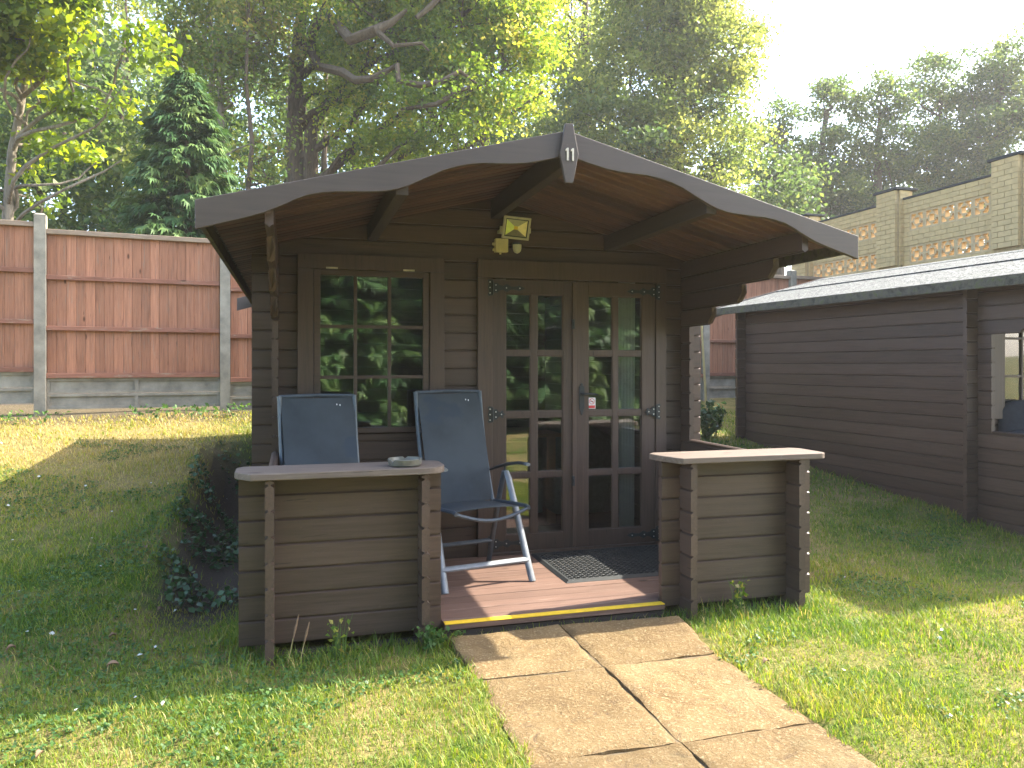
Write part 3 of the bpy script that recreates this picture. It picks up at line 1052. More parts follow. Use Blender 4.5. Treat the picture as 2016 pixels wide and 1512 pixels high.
# ------------------------------------------------------------------ porch things
def recliner(label, loc, rotz, group, lean=0.0):
    t = thing('reclining_chair', label, 'chair', loc, rotz, group)
    w = .265
    def sling(y0, z0, y1, z1, bow, hw=.222):
        def fn(u, v):
            x = -hw + 2 * hw * u
            y = y0 + (y1 - y0) * v
            z = z0 + (z1 - z0) * v
            n = Vector((0, -(z1 - z0), y1 - y0)).normalized()
            d = bow * math.sin(pi * v) + .012 * (1 - (2 * u - 1) ** 2)
            return (x, y - n.y * -d, z + n.z * -d)
        return fn
    by0, bz0, by1, bz1 = .155, .43, .37 + lean, 1.150
    MB().sheet(sling(by0, bz0 + .01, by1, bz1 - .012, .022), 10, 20, .004).build('back_sling', M['textilene'], t, smooth=True)
    MB().sheet(sling(.135, .435, -.285, .468, -.004), 10, 12, .004).build('seat_sling', M['textilene'], t, smooth=True)
    for fx0, fv in ((.115, .915), (.135, .910), (-.09, .80)):
        yy0, zz0 = by0 + (by1 - by0) * fv, bz0 + (bz1 - bz0) * fv
        MB().box(fx0 - .003, fx0 + .003, yy0 - .012, yy0 - .006, zz0 - .012, zz0 + .010).build('paint_fleck', M['white'], t)
    # back frame: two side tubes and top bar
    for s in (-1, 1):
        pts = []
        for i in range(9):
            v = i / 8
            y = by0 + (by1 - by0) * v
            z = bz0 + (bz1 - bz0) * v
            b = .03 * math.sin(pi * v)
            pts.append((s * (.228 + .004 * v), y + b, z))
        MB().tube(pts, .014, 8, squash=1.3).build('back_frame', M['alu_mid'], t, smooth=True)
    MB().tube([(-.232, by1 + .002, bz1 - .004), (0, by1 + .014, bz1 + .002), (.232, by1 + .002, bz1 - .004)], .012, 8).build('back_rail', M['alu_dark'], t, smooth=True)
    for s in (-1, 1):
        MB().tube([(s * .236, .15, .432), (s * .240, -.06, .452), (s * .240, -.30, .470), (s * .238, -.335, .462)], .013, 8).build('seat_frame', M['alu_dark'], t, smooth=True)
        front = [(s * .288, -.29, .0), (s * .284, -.24, .10), (s * .274, -.10, .40), (s * .268, -.005, .595), (s * .266, .03, .64)]
        MB().tube(front, [.024, .024, .024, .023, .019], 10, squash=.62).build('leg', M['alu'], t, smooth=True)
        rear = [(s * .262, .285, .0), (s * .258, .235, .13), (s * .252, .10, .47), (s * .252, .03, .640)]
        MB().tube(rear, .019, 10, squash=.62).build('leg', M['alu_dark'], t, smooth=True)
        MB().tube([(s * .262, .04, .625), (s * .262, .035, .685)], .008, 8).build('arm_post', M['plastic'], t)
        arm = [(s * .245, .265, .615), (s * .258, .14, .655), (s * .268, .0, .690), (s * .272, -.14, .712), (s * .274, -.235, .716)]
        a = MB().tube(arm, [.012, .019, .022, .022, .020], 10, squash=.5).build('armrest', M['plastic'], t, smooth=True)
        MB().tube([(s * .274, -.228, .716), (s * .274, -.262, .713)], [.0205, .016], 10, squash=.55).build('arm_tip', M['alu'], a, smooth=True)
    MB().tube([(-.285, -.235, .125), (.285, -.235, .125)], .019, 8, squash=.55).build('front_stretcher', M['alu'], t, smooth=True)
    MB().tube([(-.255, .222, .155), (.255, .222, .155)], .016, 8, squash=.6).build('rear_stretcher', M['alu_dark'], t, smooth=True)
    bow = [(-.238 + .476 * i / 10, -.325, .462 - .055 * math.sin(pi * i / 10)) for i in range(11)]
    MB().tube(bow, .011, 8).build('seat_bow', M['alu_dark'], t, smooth=True)
    return t


recliner('blue grey reclining garden chair by the doors with its arm and legs in view', (1.085, 4.735, 0), radians(11), 'porch chairs')
recliner('blue grey reclining chair behind the left railing panel, its back stained and lower', (.215, 4.62, -.015), radians(9), 'porch chairs')

# ashtray on the rail cap
t = thing('ashtray', 'round dark ashtray standing on the weathered cap of the left railing', 'ashtray', (.553, 3.90, RAIL + .0345))
mb = MB()
prof = [(.074, 0), (.083, .006), (.087, .034), (.084, .037), (.079, .034), (.075, .012), (.02, .010)]
nseg = 40
vs, fs = [], []
for pi_, (r, z) in enumerate(prof):
    for k in range(nseg):
        a = 2 * pi * k / nseg
        dz = 0
        if pi_ in (2, 3, 4) and min(abs((a - b + pi) % (2 * pi) - pi) for b in (1.35, 3.8, 5.6)) < .09:
            dz = -.012
        vs.append((r * cos(a), r * sin(a), z + dz))
for i in range(len(prof) - 1):
    for k in range(nseg):
        k2 = (k + 1) % nseg
        fs.append((i * nseg + k, i * nseg + k2, (i + 1) * nseg + k2, (i + 1) * nseg + k))
fs.append(tuple(range(nseg - 1, -1, -1)))
fs.append(tuple((len(prof) - 1) * nseg + k for k in range(nseg)))
mb.add(vs, fs).build('bowl', M['ash_clay'], t, smooth=True)
MB().lathe([(.073, .0118), (.073, .0135), (.03, .016)], 24).build('ash', M['concrete'], t)

# rubber ring mat
t = thing('rubber_mat', 'black rubber ring mat with rows of holes on the deck before the doors', 'mat', (1.605, 4.40, .001))
mw, md, mh = 1.0, .74, .014
nxh, nyh = 22, 16
b = .035
V, F = [], []
cw, ch = (mw - 2 * b) / nxh, (md - 2 * b) / nyh
ns = 8
mb = MB()
for i in range(nxh):
    for j in range(nyh):
        cx0, cy0 = b + (i + .5) * cw, b + (j + .5) * ch
        r = cw * .35
        vs, fs = [], []
        for k in range(ns):
            a = 2 * pi * (k + .5) / ns
            m_ = max(abs(cos(a)), abs(sin(a)))
            vs += [(cx0 + cos(a) / m_ * cw / 2 * .998, cy0 + sin(a) / m_ * ch / 2 * .998, mh * .72), (cx0 + cos(a) * r * 1.2, cy0 + sin(a) * r * 1.2, mh), (cx0 + cos(a) * r, cy0 + sin(a) * r, mh), (cx0 + cos(a) * r, cy0 + sin(a) * r, 0.001)]
        for k in range(ns):
            k2 = (k + 1) % ns
            for e in range(3):
                fs.append((4 * k + e, 4 * k2 + e, 4 * k2 + e + 1, 4 * k + e + 1))
        mb.add(vs, fs)
mb.build('ring_field', M['rubber'], t)
e = .02
bev = [(0, 0, 0), (mw, 0, 0), (mw, md, 0), (0, md, 0)]
inn = [(b, b), (mw - b, b), (mw - b, md - b), (b, md - b)]
mid = [(.022, .022), (mw - .022, .022), (mw - .022, md - .022), (.022, md - .022)]
vs = bev + [(x, y, mh) for x, y in mid] + [(x, y, mh) for x, y in inn] + [(x, y, 0) for x, y in inn]
fs = []
for k in range(4):
    k2 = (k + 1) % 4
    fs += [(k, k2, 4 + k2, 4 + k), (4 + k, 4 + k2, 8 + k2, 8 + k), (8 + k, 8 + k2, 12 + k2, 12 + k)]
MB().add(vs, fs).build('bevelled_border', M['rubber'], t)

# floodlight, junction box, sensor on the gable
t = thing('floodlight', 'cream floodlight with square reflector mounted on the gable wall', 'floodlight', (1.495, YW - .002, 2.255))
RX = Matrix.Rotation(radians(14), 4, 'X') @ Matrix.Rotation(radians(3.5), 4, 'Y')
T = Matrix.Translation((0, -.095, .02)) @ RX
fw_, fh_ = .097, .077
hs = MB()
hs.box(-fw_, fw_, -.01, .012, fh_ - .015, fh_).box(-fw_, fw_, -.01, .012, -fh_, -fh_ + .015).box(-fw_, -fw_ + .015, -.01, .012, -fh_ + .015, fh_ - .015).box(fw_ - .015, fw_, -.01, .012, -fh_ + .015, fh_ - .015)
hs.hexa([(-.085, .012, -.066), (.085, .012, -.066), (.085, .012, .066), (-.085, .012, .066), (-.055, .055, -.04), (.055, .055, -.04), (.055, .055, .04), (-.055, .055, .04)])
hs.move(T)
hs.build('housing', M['lamp_body'], t, bevel=.002)
gk = MB().box(-.082, .082, -.004, .004, .055, .062).box(-.082, .082, -.004, .004, -.062, -.055).box(-.082, -.075, -.004, .004, -.055, .055).box(.075, .082, -.004, .004, -.055, .055).move(T)
gk.build('gasket', M['plastic'], t)
def refl(name, quad, col, rough=.35, metal=.4):
    mt = plain(name + '_material', col, rough, .5, metal, .12, 40)
    MB().add(quad, [(0, 1, 2, 3)]).move(T).build(name, mt, t)
o_, i_, dp = (.075, .055), (.014, .012), .0105
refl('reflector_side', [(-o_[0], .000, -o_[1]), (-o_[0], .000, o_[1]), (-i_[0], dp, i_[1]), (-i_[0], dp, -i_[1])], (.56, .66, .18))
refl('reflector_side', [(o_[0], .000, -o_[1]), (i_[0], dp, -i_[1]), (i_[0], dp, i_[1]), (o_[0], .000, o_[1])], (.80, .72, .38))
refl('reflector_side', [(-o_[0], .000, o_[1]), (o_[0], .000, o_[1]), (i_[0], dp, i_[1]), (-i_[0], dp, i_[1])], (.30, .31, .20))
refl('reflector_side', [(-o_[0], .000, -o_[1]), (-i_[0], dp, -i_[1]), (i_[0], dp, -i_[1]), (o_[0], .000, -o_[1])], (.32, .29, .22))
refl('led_chip', [(-i_[0], dp, -i_[1]), (-i_[0], dp, i_[1]), (i_[0], dp, i_[1]), (i_[0], dp, -i_[1])], (.70, .52, .06), .5, 0)
MB().box(-.115, -.098, -.09, -.075, -.01, .03).box(-.113, -.105, -.075, -.001, -.008, .012).box(.098, .108, -.09, -.075, -.01, .025).box(-.113, .106, -.006, .0, -.010, .012).build('bracket', M['lamp_body'], t, bevel=.002)
t = thing('junction_box', 'square cream junction box below and left of the floodlight', 'junction box', (1.405, YW - .001, 2.160))
MB().box(-.046, .046, -.05, 0, -.047, .047).build('box_body', M['box_cream'], t, bevel=.004)
MB().tube([(-.044, -.022, .01), (-.062, -.022, .01)], [.014, .010], 10).tube([(-.044, -.022, -.03), (-.060, -.022, -.03)], [.012, .009], 10).tube([(-.005, -.022, -.044), (-.005, -.022, -.06)], [.010, .007], 10).build('cable_gland', M['box_cream'], t)
t = thing('motion_sensor', 'small white motion sensor dome under the floodlight', 'sensor', (1.512, YW - .001, 2.145))
MB().box(-.026, .026, -.045, 0, .0, .04).build('mount', M['alu_dark'], t, bevel=.004)
MB().lathe([(.030, .022), (.031, -.005), (.027, -.022), (.017, -.034), (.006, -.039)], 18, (0, -.055, 0)).build('dome', M['sensor'], t, smooth=True)

# ------------------------------------------------------------------ things indoors and on the neighbour's porch
def curtain(label, loc, rotz, w, z0, z1, gather):
    def fn(u, v):
        g = 1 - gather * (1 - abs(2 * v - 1) * .0) * (1 - v) * .5
        x = (u - .5) * w * g
        y = .016 * math.sin(u * 2 * pi * 5) * (0.7 + .3 * v)
        return (x, y, z0 + (z1 - z0) * v)
    c = MB().sheet(fn, 50, 6, .002).build('curtain', M['curtain'], None, smooth=True)
    c.location = loc
    c.rotation_euler = (0, 0, rotz)
    return tag(c, label, 'curtain', 'cabin curtains')


curtain('pale curtain gathered behind the right door leaf of the cabin', (2.395, 5.262, 0), 0, .13, .10, 1.95, .2)
curtain('pale curtain edge behind the left door leaf of the cabin', (1.425, 5.262, 0), 0, .07, .10, 1.95, .1)
p = c2((.30, 5.34, 0))
curtain('white pleated curtain inside the neighbouring cabin window', p, ang, .34, .80, 1.98, .5)
t = thing('table', 'pale wooden table seen dimly through the left door leaf', 'table', (1.60, 6.35, .013))
MB().box(-.55, .55, -.35, .35, .72, .75).build('table_top', M['table'], t, bevel=.004)
for a in (-.48, .48):
    for b_ in (-.28, .28):
        MB().box(a - .03, a + .03, b_ - .03, b_ + .03, 0, .719).build('leg', M['table'], t, bevel=.003)
t = thing('armchair', 'grey green tub armchair seen dimly through the right door leaf', 'armchair', (2.30, 6.15, .013))
def tub(u, v):
    a = radians(-20 + 220 * u)
    return (.33 * cos(a), .30 * sin(a) - .02, .10 + v * (.45 + .28 * math.sin(pi * u)))
MB().sheet(tub, 24, 8, .06).build('backrest', M['armchair'], t, smooth=True)
MB().box(-.26, .26, -.28, .22, .10, .42).build('seat', M['armchair'], t, bevel=.04)

t = thing('padded_garden_chair', 'black padded chair on the neighbouring porch, only its rounded back showing', 'chair', c2((.30, 4.98, 0)), radians(-25) + ang)
def pad(yc, zc, w, h, d, top):
    def fn(u, v):
        a, bb = 2 * pi * u, pi * v
        def se(x): return math.copysign(abs(x) ** .55, x)
        return (w * se(cos(a)) * se(math.sin(bb)), yc + d * se(sin(a)) * se(math.sin(bb)) + .12 * (zc - .7 + h * se(-cos(bb))), zc + h * se(-cos(bb)) - top * (abs(se(cos(a)) * se(math.sin(bb))) ** 3) * v)
    return fn
MB().sheet(pad(.12, .87, .26, .17, .06, .10), 28, 14).build('head_cushion', M['cushion'], t, smooth=True)
MB().sheet(pad(.06, .62, .25, .17, .07, .0), 28, 14).build('back_cushion', M['cushion'], t, smooth=True)
MB().sheet(pad(-.22, .43, .25, .06, .24, .0), 28, 14).build('seat_cushion', M['cushion'], t, smooth=True)
for s in (-1, 1):
    MB().tube([(s * .28, -.38, 0), (s * .28, -.36, .58), (s * .28, .05, .62)], .014, 8).build('arm', M['alu_dark'], t)
    MB().tube([(s * .27, .28, 0), (s * .27, .06, .45), (s * .27, .20, 1.0)], .014, 8).build('leg', M['alu_dark'], t)

# ------------------------------------------------------------------ fence
fence = thing('fence', 'red brown close board fence with concrete posts behind the lawn and cabins', 'fence')
P0 = Vector((-2.696, 9.72, 0))
P1 = Vector((-.779, 9.971, 0))
FD = (P1 - P0).normalized()
FN = Vector((FD.y, -FD.x, 0))       # towards the viewer
posts = [P0 - FD * 3.866, P0 - FD * 1.933, P0, P1]
for k in range(1, 6):
    posts.append(P1 + (Vector((8.075, 11.13, 0)) - P1) * k / 5)
posts.append(posts[-1] + FD * 1.28)
tops = [2.98, 2.92, 2.85, 2.79, 2.78, 2.79, 2.80, 2.82, 2.83]


def along(a, b, n0, n1, z0, z1, mb=None):
    """box from point a to b, offset n0..n1 towards the viewer"""
    mb = mb or MB()
    d = (b - a).normalized()
    nn = Vector((d.y, -d.x, 0))
    p = [a + nn * n1, b + nn * n1, b + nn * n0, a + nn * n0]
    return mb.hexa([(v.x, v.y, z0) for v in p] + [(v.x, v.y, z1) for v in p])


post_me = {}
for i, p in enumerate(posts):
    hz = (tops[max(0, i - 1)] + .10) if i else 3.02
    mb = MB()
    w = .058
    A, B = p - FD * w, p + FD * w
    along(A, B, -.06, .06, .1, hz - .02, mb)
    c = p
    top = [A + FN * .06, B + FN * .06, B - FN * .06, A - FN * .06]
    k0 = len(mb.v)
    tp = [A + FD * .02 + FN * .035, B - FD * .02 + FN * .035, B - FD * .02 - FN * .035, A + FD * .02 - FN * .035]
    mb.add([(v.x, v.y, hz - .02) for v in top] + [(v.x, v.y, hz) for v in tp], [(4, 5, 6, 7), (0, 1, 5, 4), (1, 2, 6, 5), (2, 3, 7, 6), (3, 0, 4, 7)])
    mb.build('post', M['concrete'], fence)
for i in range(len(posts) - 1):
    a, b = posts[i] + FD * .06, posts[i + 1] - FD * .06
    L = (b - a).length
    d = (b - a).normalized()
    zt = tops[i]
    zb = zt - 1.67
    n = max(6, int(round(L / .098)))
    for k in range(n):
        s0, s1 = k * L / n + .001, (k + 1) * L / n - .001
        off = RND.uniform(-.003, .003)
        nn_ = Vector((d.y, -d.x, 0))
        pr_ = []
        for s_, o_n in ((s0 - .003, -.014), (s1 + .003, -.014), (s1 + .003, -.007), (s1 - .004, 0.0), (s0 + .004, 0.0), (s0 - .003, -.007)):
            q3 = a + d * s_ + nn_ * (o_n + off)
            pr_.append((q3.x, q3.y))
        MB().prism(pr_, 'z', zb + .02, zt - .03).build('board', M['fence'], fence)
    for zz, th in ((zb, .055), (zb + .535, .05), (zb + 1.105, .05)):
        along(a, b, .012, .048, zz, zz + th).build('rail', M['fence_rail'], fence, bevel=.003)
    along(a, b, -.02, .05, zt - .055, zt - .001).build('capping', M['fence_cap'], fence, bevel=.004)
    # two concrete gravel boards with raised rims
    zg = zb - .002
    for g in range(2):
        z1, z0 = zg - g * .178, zg - g * .178 - .172
        gb = MB()
        along(a, b, -.02, .004, z0, z1, gb)
        along(a, b, .004, .022, z1 - .030, z1, gb)
        along(a, b, .004, .022, z0, z0 + .030, gb)
        for q0, q1 in ((0, .03), (L / 2 - .02, L / 2 + .02), (L - .03, L)):
            along(a + d * q0, a + d * q1, .004, .021, z0 + .0305, z1 - .0305, gb)
        gb.build('gravel_board', M['concrete'], fence)

# ------------------------------------------------------------------ yellow brick wall with screen blocks
wall = thing('brick_screen_wall', 'buff yellow brick wall with pierced screen blocks and piers above the right cabin roof', 'wall')
WX = 9.30
piers = [12.35, 10.15, 8.02, 5.9]
wt = 3.92
brick_me = MB().box(-.045, .0, -.1045, .1045, -.0345, .0345).mesh('brick', M['brick'])
brickp_me = MB().box(-.045, .0, -.0985, .0985, -.0345, .0345).mesh('brick', M['brick'])
# screen block pierced with a centre square and four corner angles
G = ['111111111', '1...1...1', '1..111..1', '1.1...1.1', '111...111', '1.1...1.1', '1..111..1', '1...1...1', '111111111']
sb = MB()
u_ = .286 / 9
for r in range(9):
    c0 = 0
    while c0 < 9:
        if G[r][c0] == '1':
            c1 = c0
            while c1 < 9 and G[r][c1] == '1':
                c1 += 1
            e_ = .0006 * (r % 2)
            sb.box(-.045 + e_, .045 - e_, c0 * u_ - .143, c1 * u_ - .143, r * u_ - .143, (r + 1) * u_ - .143)
            c0 = c1
        else:
            c0 += 1
screen_me = sb.mesh('screen_block', M['screen_block'])


def put(me, name, x, y, z):
    o = link(name, me, wall)
    o.location = (x, y, z)
    return o


for pi_, py in enumerate(piers):
    big = py > 4
    MB().box(WX - .145, WX + .14, py - .20, py + .20, .3, 4.07).build('pier_core', M['mortar'], wall)
    MB().box(WX - .21, WX + .20, py - .26, py + .26, 4.075, 4.115).build('pier_cap', M['coping'], wall, bevel=.006)
    if py > 7:
        for c in range(16):
            z = 4.035 - c * .074
            if c % 2 == 0:
                ys = [py - .102, py + .102]
            else:
                ys = [py]
            for y in ys:
                put(brickp_me, 'brick', WX - .146 - .003 * (c % 2) * 0 + -.004, y, z)
            if c % 2:
                for y, sgn in ((py - .152, 1), (py + .152, 1)):
                    o = put(brickp_me, 'brick', WX - .150, y, z)
                    o.scale = (1, .48, 1)
            # side face bricks turned towards the viewer
            o = put(brickp_me, 'brick', WX - .02, py - .2035, z)
            o.rotation_euler = (0, 0, radians(90))
            o.scale = (.6, 1.0, 1)
for a, b in zip(piers[:-1], piers[1:]):
    y1, y0 = a - .205, b + .205
    L = y1 - y0
    MB().box(WX - .07, WX + .07, y0, y1, wt, wt + .03).build('coping', M['coping'], wall, bevel=.004)
    zr1 = wt - .003 - .222 - .145
    zr2 = zr1 - .145 - .222 - .145
    nblk = int(L / .289)
    mrg = (L - nblk * .289) / 2
    # mortar core behind brick courses
    for z0, z1 in ((zr1 + .1445, wt - .001), (zr2 + .1445, zr1 - .1445), (.3, zr2 - .1445)):
        MB().box(WX - .035, WX + .045, y0 + .002, y1 - .002, z0, z1).build('wall_core', M['mortar'], wall)
    for zz in (zr1, zr2):
        for k in range(nblk):
            put(screen_me, 'screen_block', WX, y0 + mrg + .1445 + k * .289, zz)
        for ya, yb in ((y0 + .001, y0 + mrg - .001), (y1 - mrg + .001, y1 - .001)):
            for c in range(4):
                MB().box(WX - .045, WX + .04, ya, yb, zz - .143 + c * .072, zz - .143 + c * .072 + .0665).build('brick', M['brick'], wall)
    if y1 > 7.0:
        for zbase, nc in ((zr1 + .1445, 3), (zr2 + .1445, 3), (zr2 - .1445 - 4 * .074, 4)):
            for c in range(nc):
                z = zbase + .037 + c * .074
                y = y0 + (0 if c % 2 else -.108)
                while y < y1 - .02:
                    ya, yb = max(y, y0) + .003, min(y + .2155, y1) - .003
                    if yb - ya > .03:
                        o = put(brick_me, 'brick', WX - .0355 + .0, (ya + yb) / 2, z)
                        o.scale = (.5, (yb - ya) / .209, 1)
                    y += .2155

# ------------------------------------------------------------------ foliage tools
def leaf_cloud(C, size, tone, mat, name, droop=0.0, up=0.4, aspect=.62, fold=.18):
    """diamond leaves at points C (N,3)"""
    n = len(C)
    nrm = NPR.normal(size=(n, 3))
    nrm[:, 2] += up
    nrm /= np.linalg.norm(nrm, axis=1)[:, None]
    d = NPR.normal(size=(n, 3))
    d[:, 2] -= droop
    d -= nrm * (d * nrm).sum(1)[:, None]
    d /= np.linalg.norm(d, axis=1)[:, None] + 1e-9
    s = np.cross(nrm, d)
    L = (size * NPR.uniform(.65, 1.3, n))[:, None]
    v0 = C - d * L * .5
    v2 = C + d * L * .5
    v1 = C + s * L * aspect * .5 + nrm * L * fold - d * L * .06
    v3 = C - s * L * aspect * .5 + nrm * L * fold - d * L * .06
    V = np.stack([v0, v1, v2, v3], 1).reshape(-1, 3)
    loops = np.arange(4 * n)
    return fast_mesh(name, V, loops, np.full(n, 4), mat, {'tone': np.clip(tone, 0, 1)})


def lobe_points(lobes, ncl, per, spread, inner=.5, tone_mu=.5, tone_sd=.2, csize=.36):
    """leaf clusters gathered in clumps on the skin of ellipsoid lobes"""
    lobes = np.array(lobes, dtype=float)
    w = (lobes[:, 3] * lobes[:, 4] * lobes[:, 5]) ** (2 / 3)
    nsub = max(len(lobes) * 3, ncl // 11)
    si = NPR.choice(len(lobes), nsub, p=w / w.sum())
    d = NPR.normal(size=(nsub, 3))
    d /= np.linalg.norm(d, axis=1)[:, None]
    r = inner + (1.02 - inner) * NPR.uniform(0, 1, nsub) ** .5
    sc_ = lobes[si, :3] + d * lobes[si, 3:6] * r[:, None]
    sr = lobes[si, 3] * csize * NPR.uniform(.6, 1.25, nsub)
    stone = NPR.normal(tone_mu, tone_sd, nsub)
    idx = NPR.choice(nsub, ncl, p=sr ** 2 / (sr ** 2).sum())
    d = NPR.normal(size=(ncl, 3))
    d[:, 2] += .35
    d /= np.linalg.norm(d, axis=1)[:, None]
    rr = .35 + .65 * NPR.uniform(0, 1, ncl) ** .6
    c = sc_[idx] + d * (sr[idx] * rr)[:, None] * np.array([1, 1, .62])
    k = NPR.poisson(per, ncl) + 1
    rep_ = np.repeat(np.arange(ncl), k)
    off = NPR.normal(size=(len(rep_), 3)) * spread * np.array([1, 1, .55])
    pts = c[rep_] + off
    tn = stone[idx][rep_] + NPR.normal(0, .10, ncl)[rep_] + NPR.normal(0, .12, len(rep_))
    return pts, tn, c


def limb(mb, a, b, r0, r1, wob, n=7, seed=0):
    a, b = Vector(a), Vector(b)
    rr = random.Random(seed)
    ph = [rr.uniform(0, 6) for _ in range(4)]
    pts, rad = [], []
    L = (b - a).length
    for i in range(n + 1):
        t = i / n
        p = a.lerp(b, t)
        p += Vector((math.sin(ph[0] + t * 5), math.sin(ph[1] + t * 4.3), .6 * math.sin(ph[2] + t * 4.8))) * wob * math.sin(pi * min(1, t * 1.1))
        pts.append(p)
        rad.append(r0 + (r1 - r0) * t)
    mb.tube(pts, rad, 7, cap=False)
    return pts


def tree(name, label, base, trunk, lobes, leafmat, ncl, per, leaf, spread, group=None, bark='bark', tr=.25, inner=.5, mu=.5, sd=.2, twigs=30, droop=.2, cat='tree'):
    """trunk: list of points above base; lobes in world coordinates"""
    root = thing(name, label, cat, base, 0, group)
    bx = Vector(base)
    L = [[l[0] - bx.x, l[1] - bx.y, l[2] - bx.z] + list(l[3:]) for l in lobes]
    pts, tn, cl = lobe_points(L, ncl, per, spread, inner, mu, sd)
    link('crown', leaf_cloud(pts, leaf, tn, leafmat, 'crown', droop), root)
    mb = MB()
    tp = [Vector(p) for p in trunk]
    n = len(tp)
    mb.tube([tuple(p) for p in tp], [tr * (1 - .72 * i / (n - 1)) * (1.25 if i == 0 else 1) for i in range(n)], 10, cap=False)
    for k, l in enumerate(L):
        # limb leaves the trunk below the lobe
        hd = math.hypot(l[0], l[1])
        zt = max(tp[0].z + .18 * (tp[-1].z - tp[0].z), min(tp[-1].z, l[2] - .6 * abs(l[5]) - .55 * hd))
        i = 0
        while i < n - 2 and tp[i + 1].z < zt:
            i += 1
        s = (zt - tp[i].z) / max(.01, tp[i + 1].z - tp[i].z)
        a = tp[i].lerp(tp[i + 1], max(0, min(1, s)))
        pl = limb(mb, a, (l[0], l[1], l[2]), tr * .30, tr * .08, .30, 9, k)
        for j in range(max(1, twigs // len(L))):
            c = cl[NPR.integers(len(cl))]
            near = [p for p in pl[3:]]
            q_ = min(near, key=lambda p: (p - Vector(c)).length)
            if (q_ - Vector(c)).length < 2.5 * max(l[3:6]):
                limb(mb, q_, c, tr * .13, .008, .08, 4, j + 50 * k)
    me = mb.mesh('trunk', M[bark], True)
    link('trunk', me, root)
    return root


def wl(u, v, zc, r, rz=None, rd=None):
    x, y = at(u, zc)
    return [x, y, zat(v, zc), r, rd or r, rz or r * .85]


def gz(x, y):
    return float(ground(x, y))


# --- near sapling on the left, overhanging the fence
x0, y0 = at(28, 12.2)
b0 = (x0, y0, gz(x0, y0))
x1, y1 = at(45, 11.6)
tree('lime_tree', 'young tree with pale trunk and bright yellow green leaves at the left edge', b0,
     [(0, 0, 0), (-.05, .02, 1.4), (-.09, 0, 2.6), (.0, -.1, 3.6), (.2, -.2, 4.6), (.3, -.2, 6)],
     [wl(40, 20, 11.4, 1.0), wl(130, -40, 11.2, .9), wl(170, 55, 11.0, .50), wl(-40, 60, 11.2, .8), wl(60, 75, 10.9, .45), wl(235, 180, 11.4, .42, .5), wl(270, 80, 11.6, .5), wl(150, 190, 12.2, .5),
      wl(110, 290, 12.4, .5), wl(190, 320, 12.2, .38, .22), wl(240, 315, 12.0, .25, .12), wl(60, 380, 12.6, .45)],
     M['leaf_lime'], 660, 12, .135, .16, None, 'bark_grey', .12, .35, .58, .2, 26)
# --- conifer
def conifer_mesh(H, R, nbr, seed):
    rng = np.random.default_rng(seed)
    B, O, T_ = [], [], []
    for k in range(nbr):
        t = (k + rng.uniform(0, 1)) / nbr
        t = t ** .85
        a = k * 2.399 + rng.normal(0, .25)
        L = R * (1 - t) ** .8 * rng.uniform(.72, 1.16) + .10
        z0 = .15 + t * (H - .3)
        rise = rng.uniform(-.05, .35) + .5 * t
        n = int(16 + 34 * L / R)
        f = rng.uniform(.25, 1.0, n) ** .7
        br_tone = rng.normal(.40, .13)
        wid = .30 * L * (1.05 - f) + .05
        sx = rng.normal(0, 1, n) * wid
        x = f * L
        z = z0 + rise * L * f - .38 * L * f ** 2.2 + rng.normal(0, .05, n)
        B.append(np.stack([x * cos(a) - sx * sin(a), x * sin(a) + sx * cos(a), z], 1))
        sa = a + np.clip(sx / (L + .1), -1, 1) * 1.2 + rng.normal(0, .3, n)
        O.append(np.stack([np.cos(sa), np.sin(sa), rise - .9 * f + rng.normal(0, .2, n)], 1))
        T_.append(br_tone + .22 * f + rng.normal(0, .06, n))
    base, out, tone = np.concatenate(B), np.concatenate(O), np.concatenate(T_)
    N = len(base)
    out /= np.linalg.norm(out, axis=1)[:, None]
    side = np.cross(out, np.array([0, 0, 1.0]) + rng.normal(0, .3, (N, 3)))
    side /= np.linalg.norm(side, axis=1)[:, None]
    nrm = np.cross(side, out)
    S = rng.uniform(.12, .26, N)
    Vs, tones = [], []
    nf = 7
    for k in range(nf):
        a = (k / (nf - 1) - .5) * 2.1
        dirv = out * cos(a) + side * sin(a)
        lng = S * (1 - .3 * abs(a)) * rng.uniform(.75, 1.2, N)
        st = base + out * (S * .22 * (1 - abs(a)))[:, None]
        tip = st + dirv * lng[:, None] - np.array([0, 0, 1.0]) * (lng * rng.uniform(.1, .5, N))[:, None]
        mid = st + dirv * (lng * .5)[:, None] + nrm * (lng * .06)[:, None]
        wv = np.cross(dirv, nrm) * (lng * .11)[:, None]
        Vs.append(np.stack([st, mid + wv, tip, mid - wv], 1))
        tones.append(tone + rng.normal(0, .06, N))
    V = np.concatenate(Vs, 0).reshape(-1, 3)
    n = len(V) // 4
    return fast_mesh('crown', V, np.arange(4 * n), np.full(n, 4), M['conifer'], {'tone': np.clip(np.concatenate(tones), 0, 1)})


con_me = conifer_mesh(6.0, 1.9, 230, 5)
trk = MB().tube([(0, 0, 0), (.03, 0, 2), (0, .02, 5.4)], [.14, .10, .02], 8).mesh('trunk', M['bark'], True)


def conifer(label, x, y, sc=1.0, rot=0.0, group=None, sxy=1.0):
    t = thing('conifer_tree', label, 'tree', (x, y, gz(x, y) - .05), rot, group)
    t.scale = (sc * sxy, sc * sxy, sc)
    link('crown', con_me, t)
    link('trunk', trk, t)
    return t


x, y = at(368, 14.2)
conifer('dark green conifer with drooping sprays behind the red fence', x, y, .93, .4)

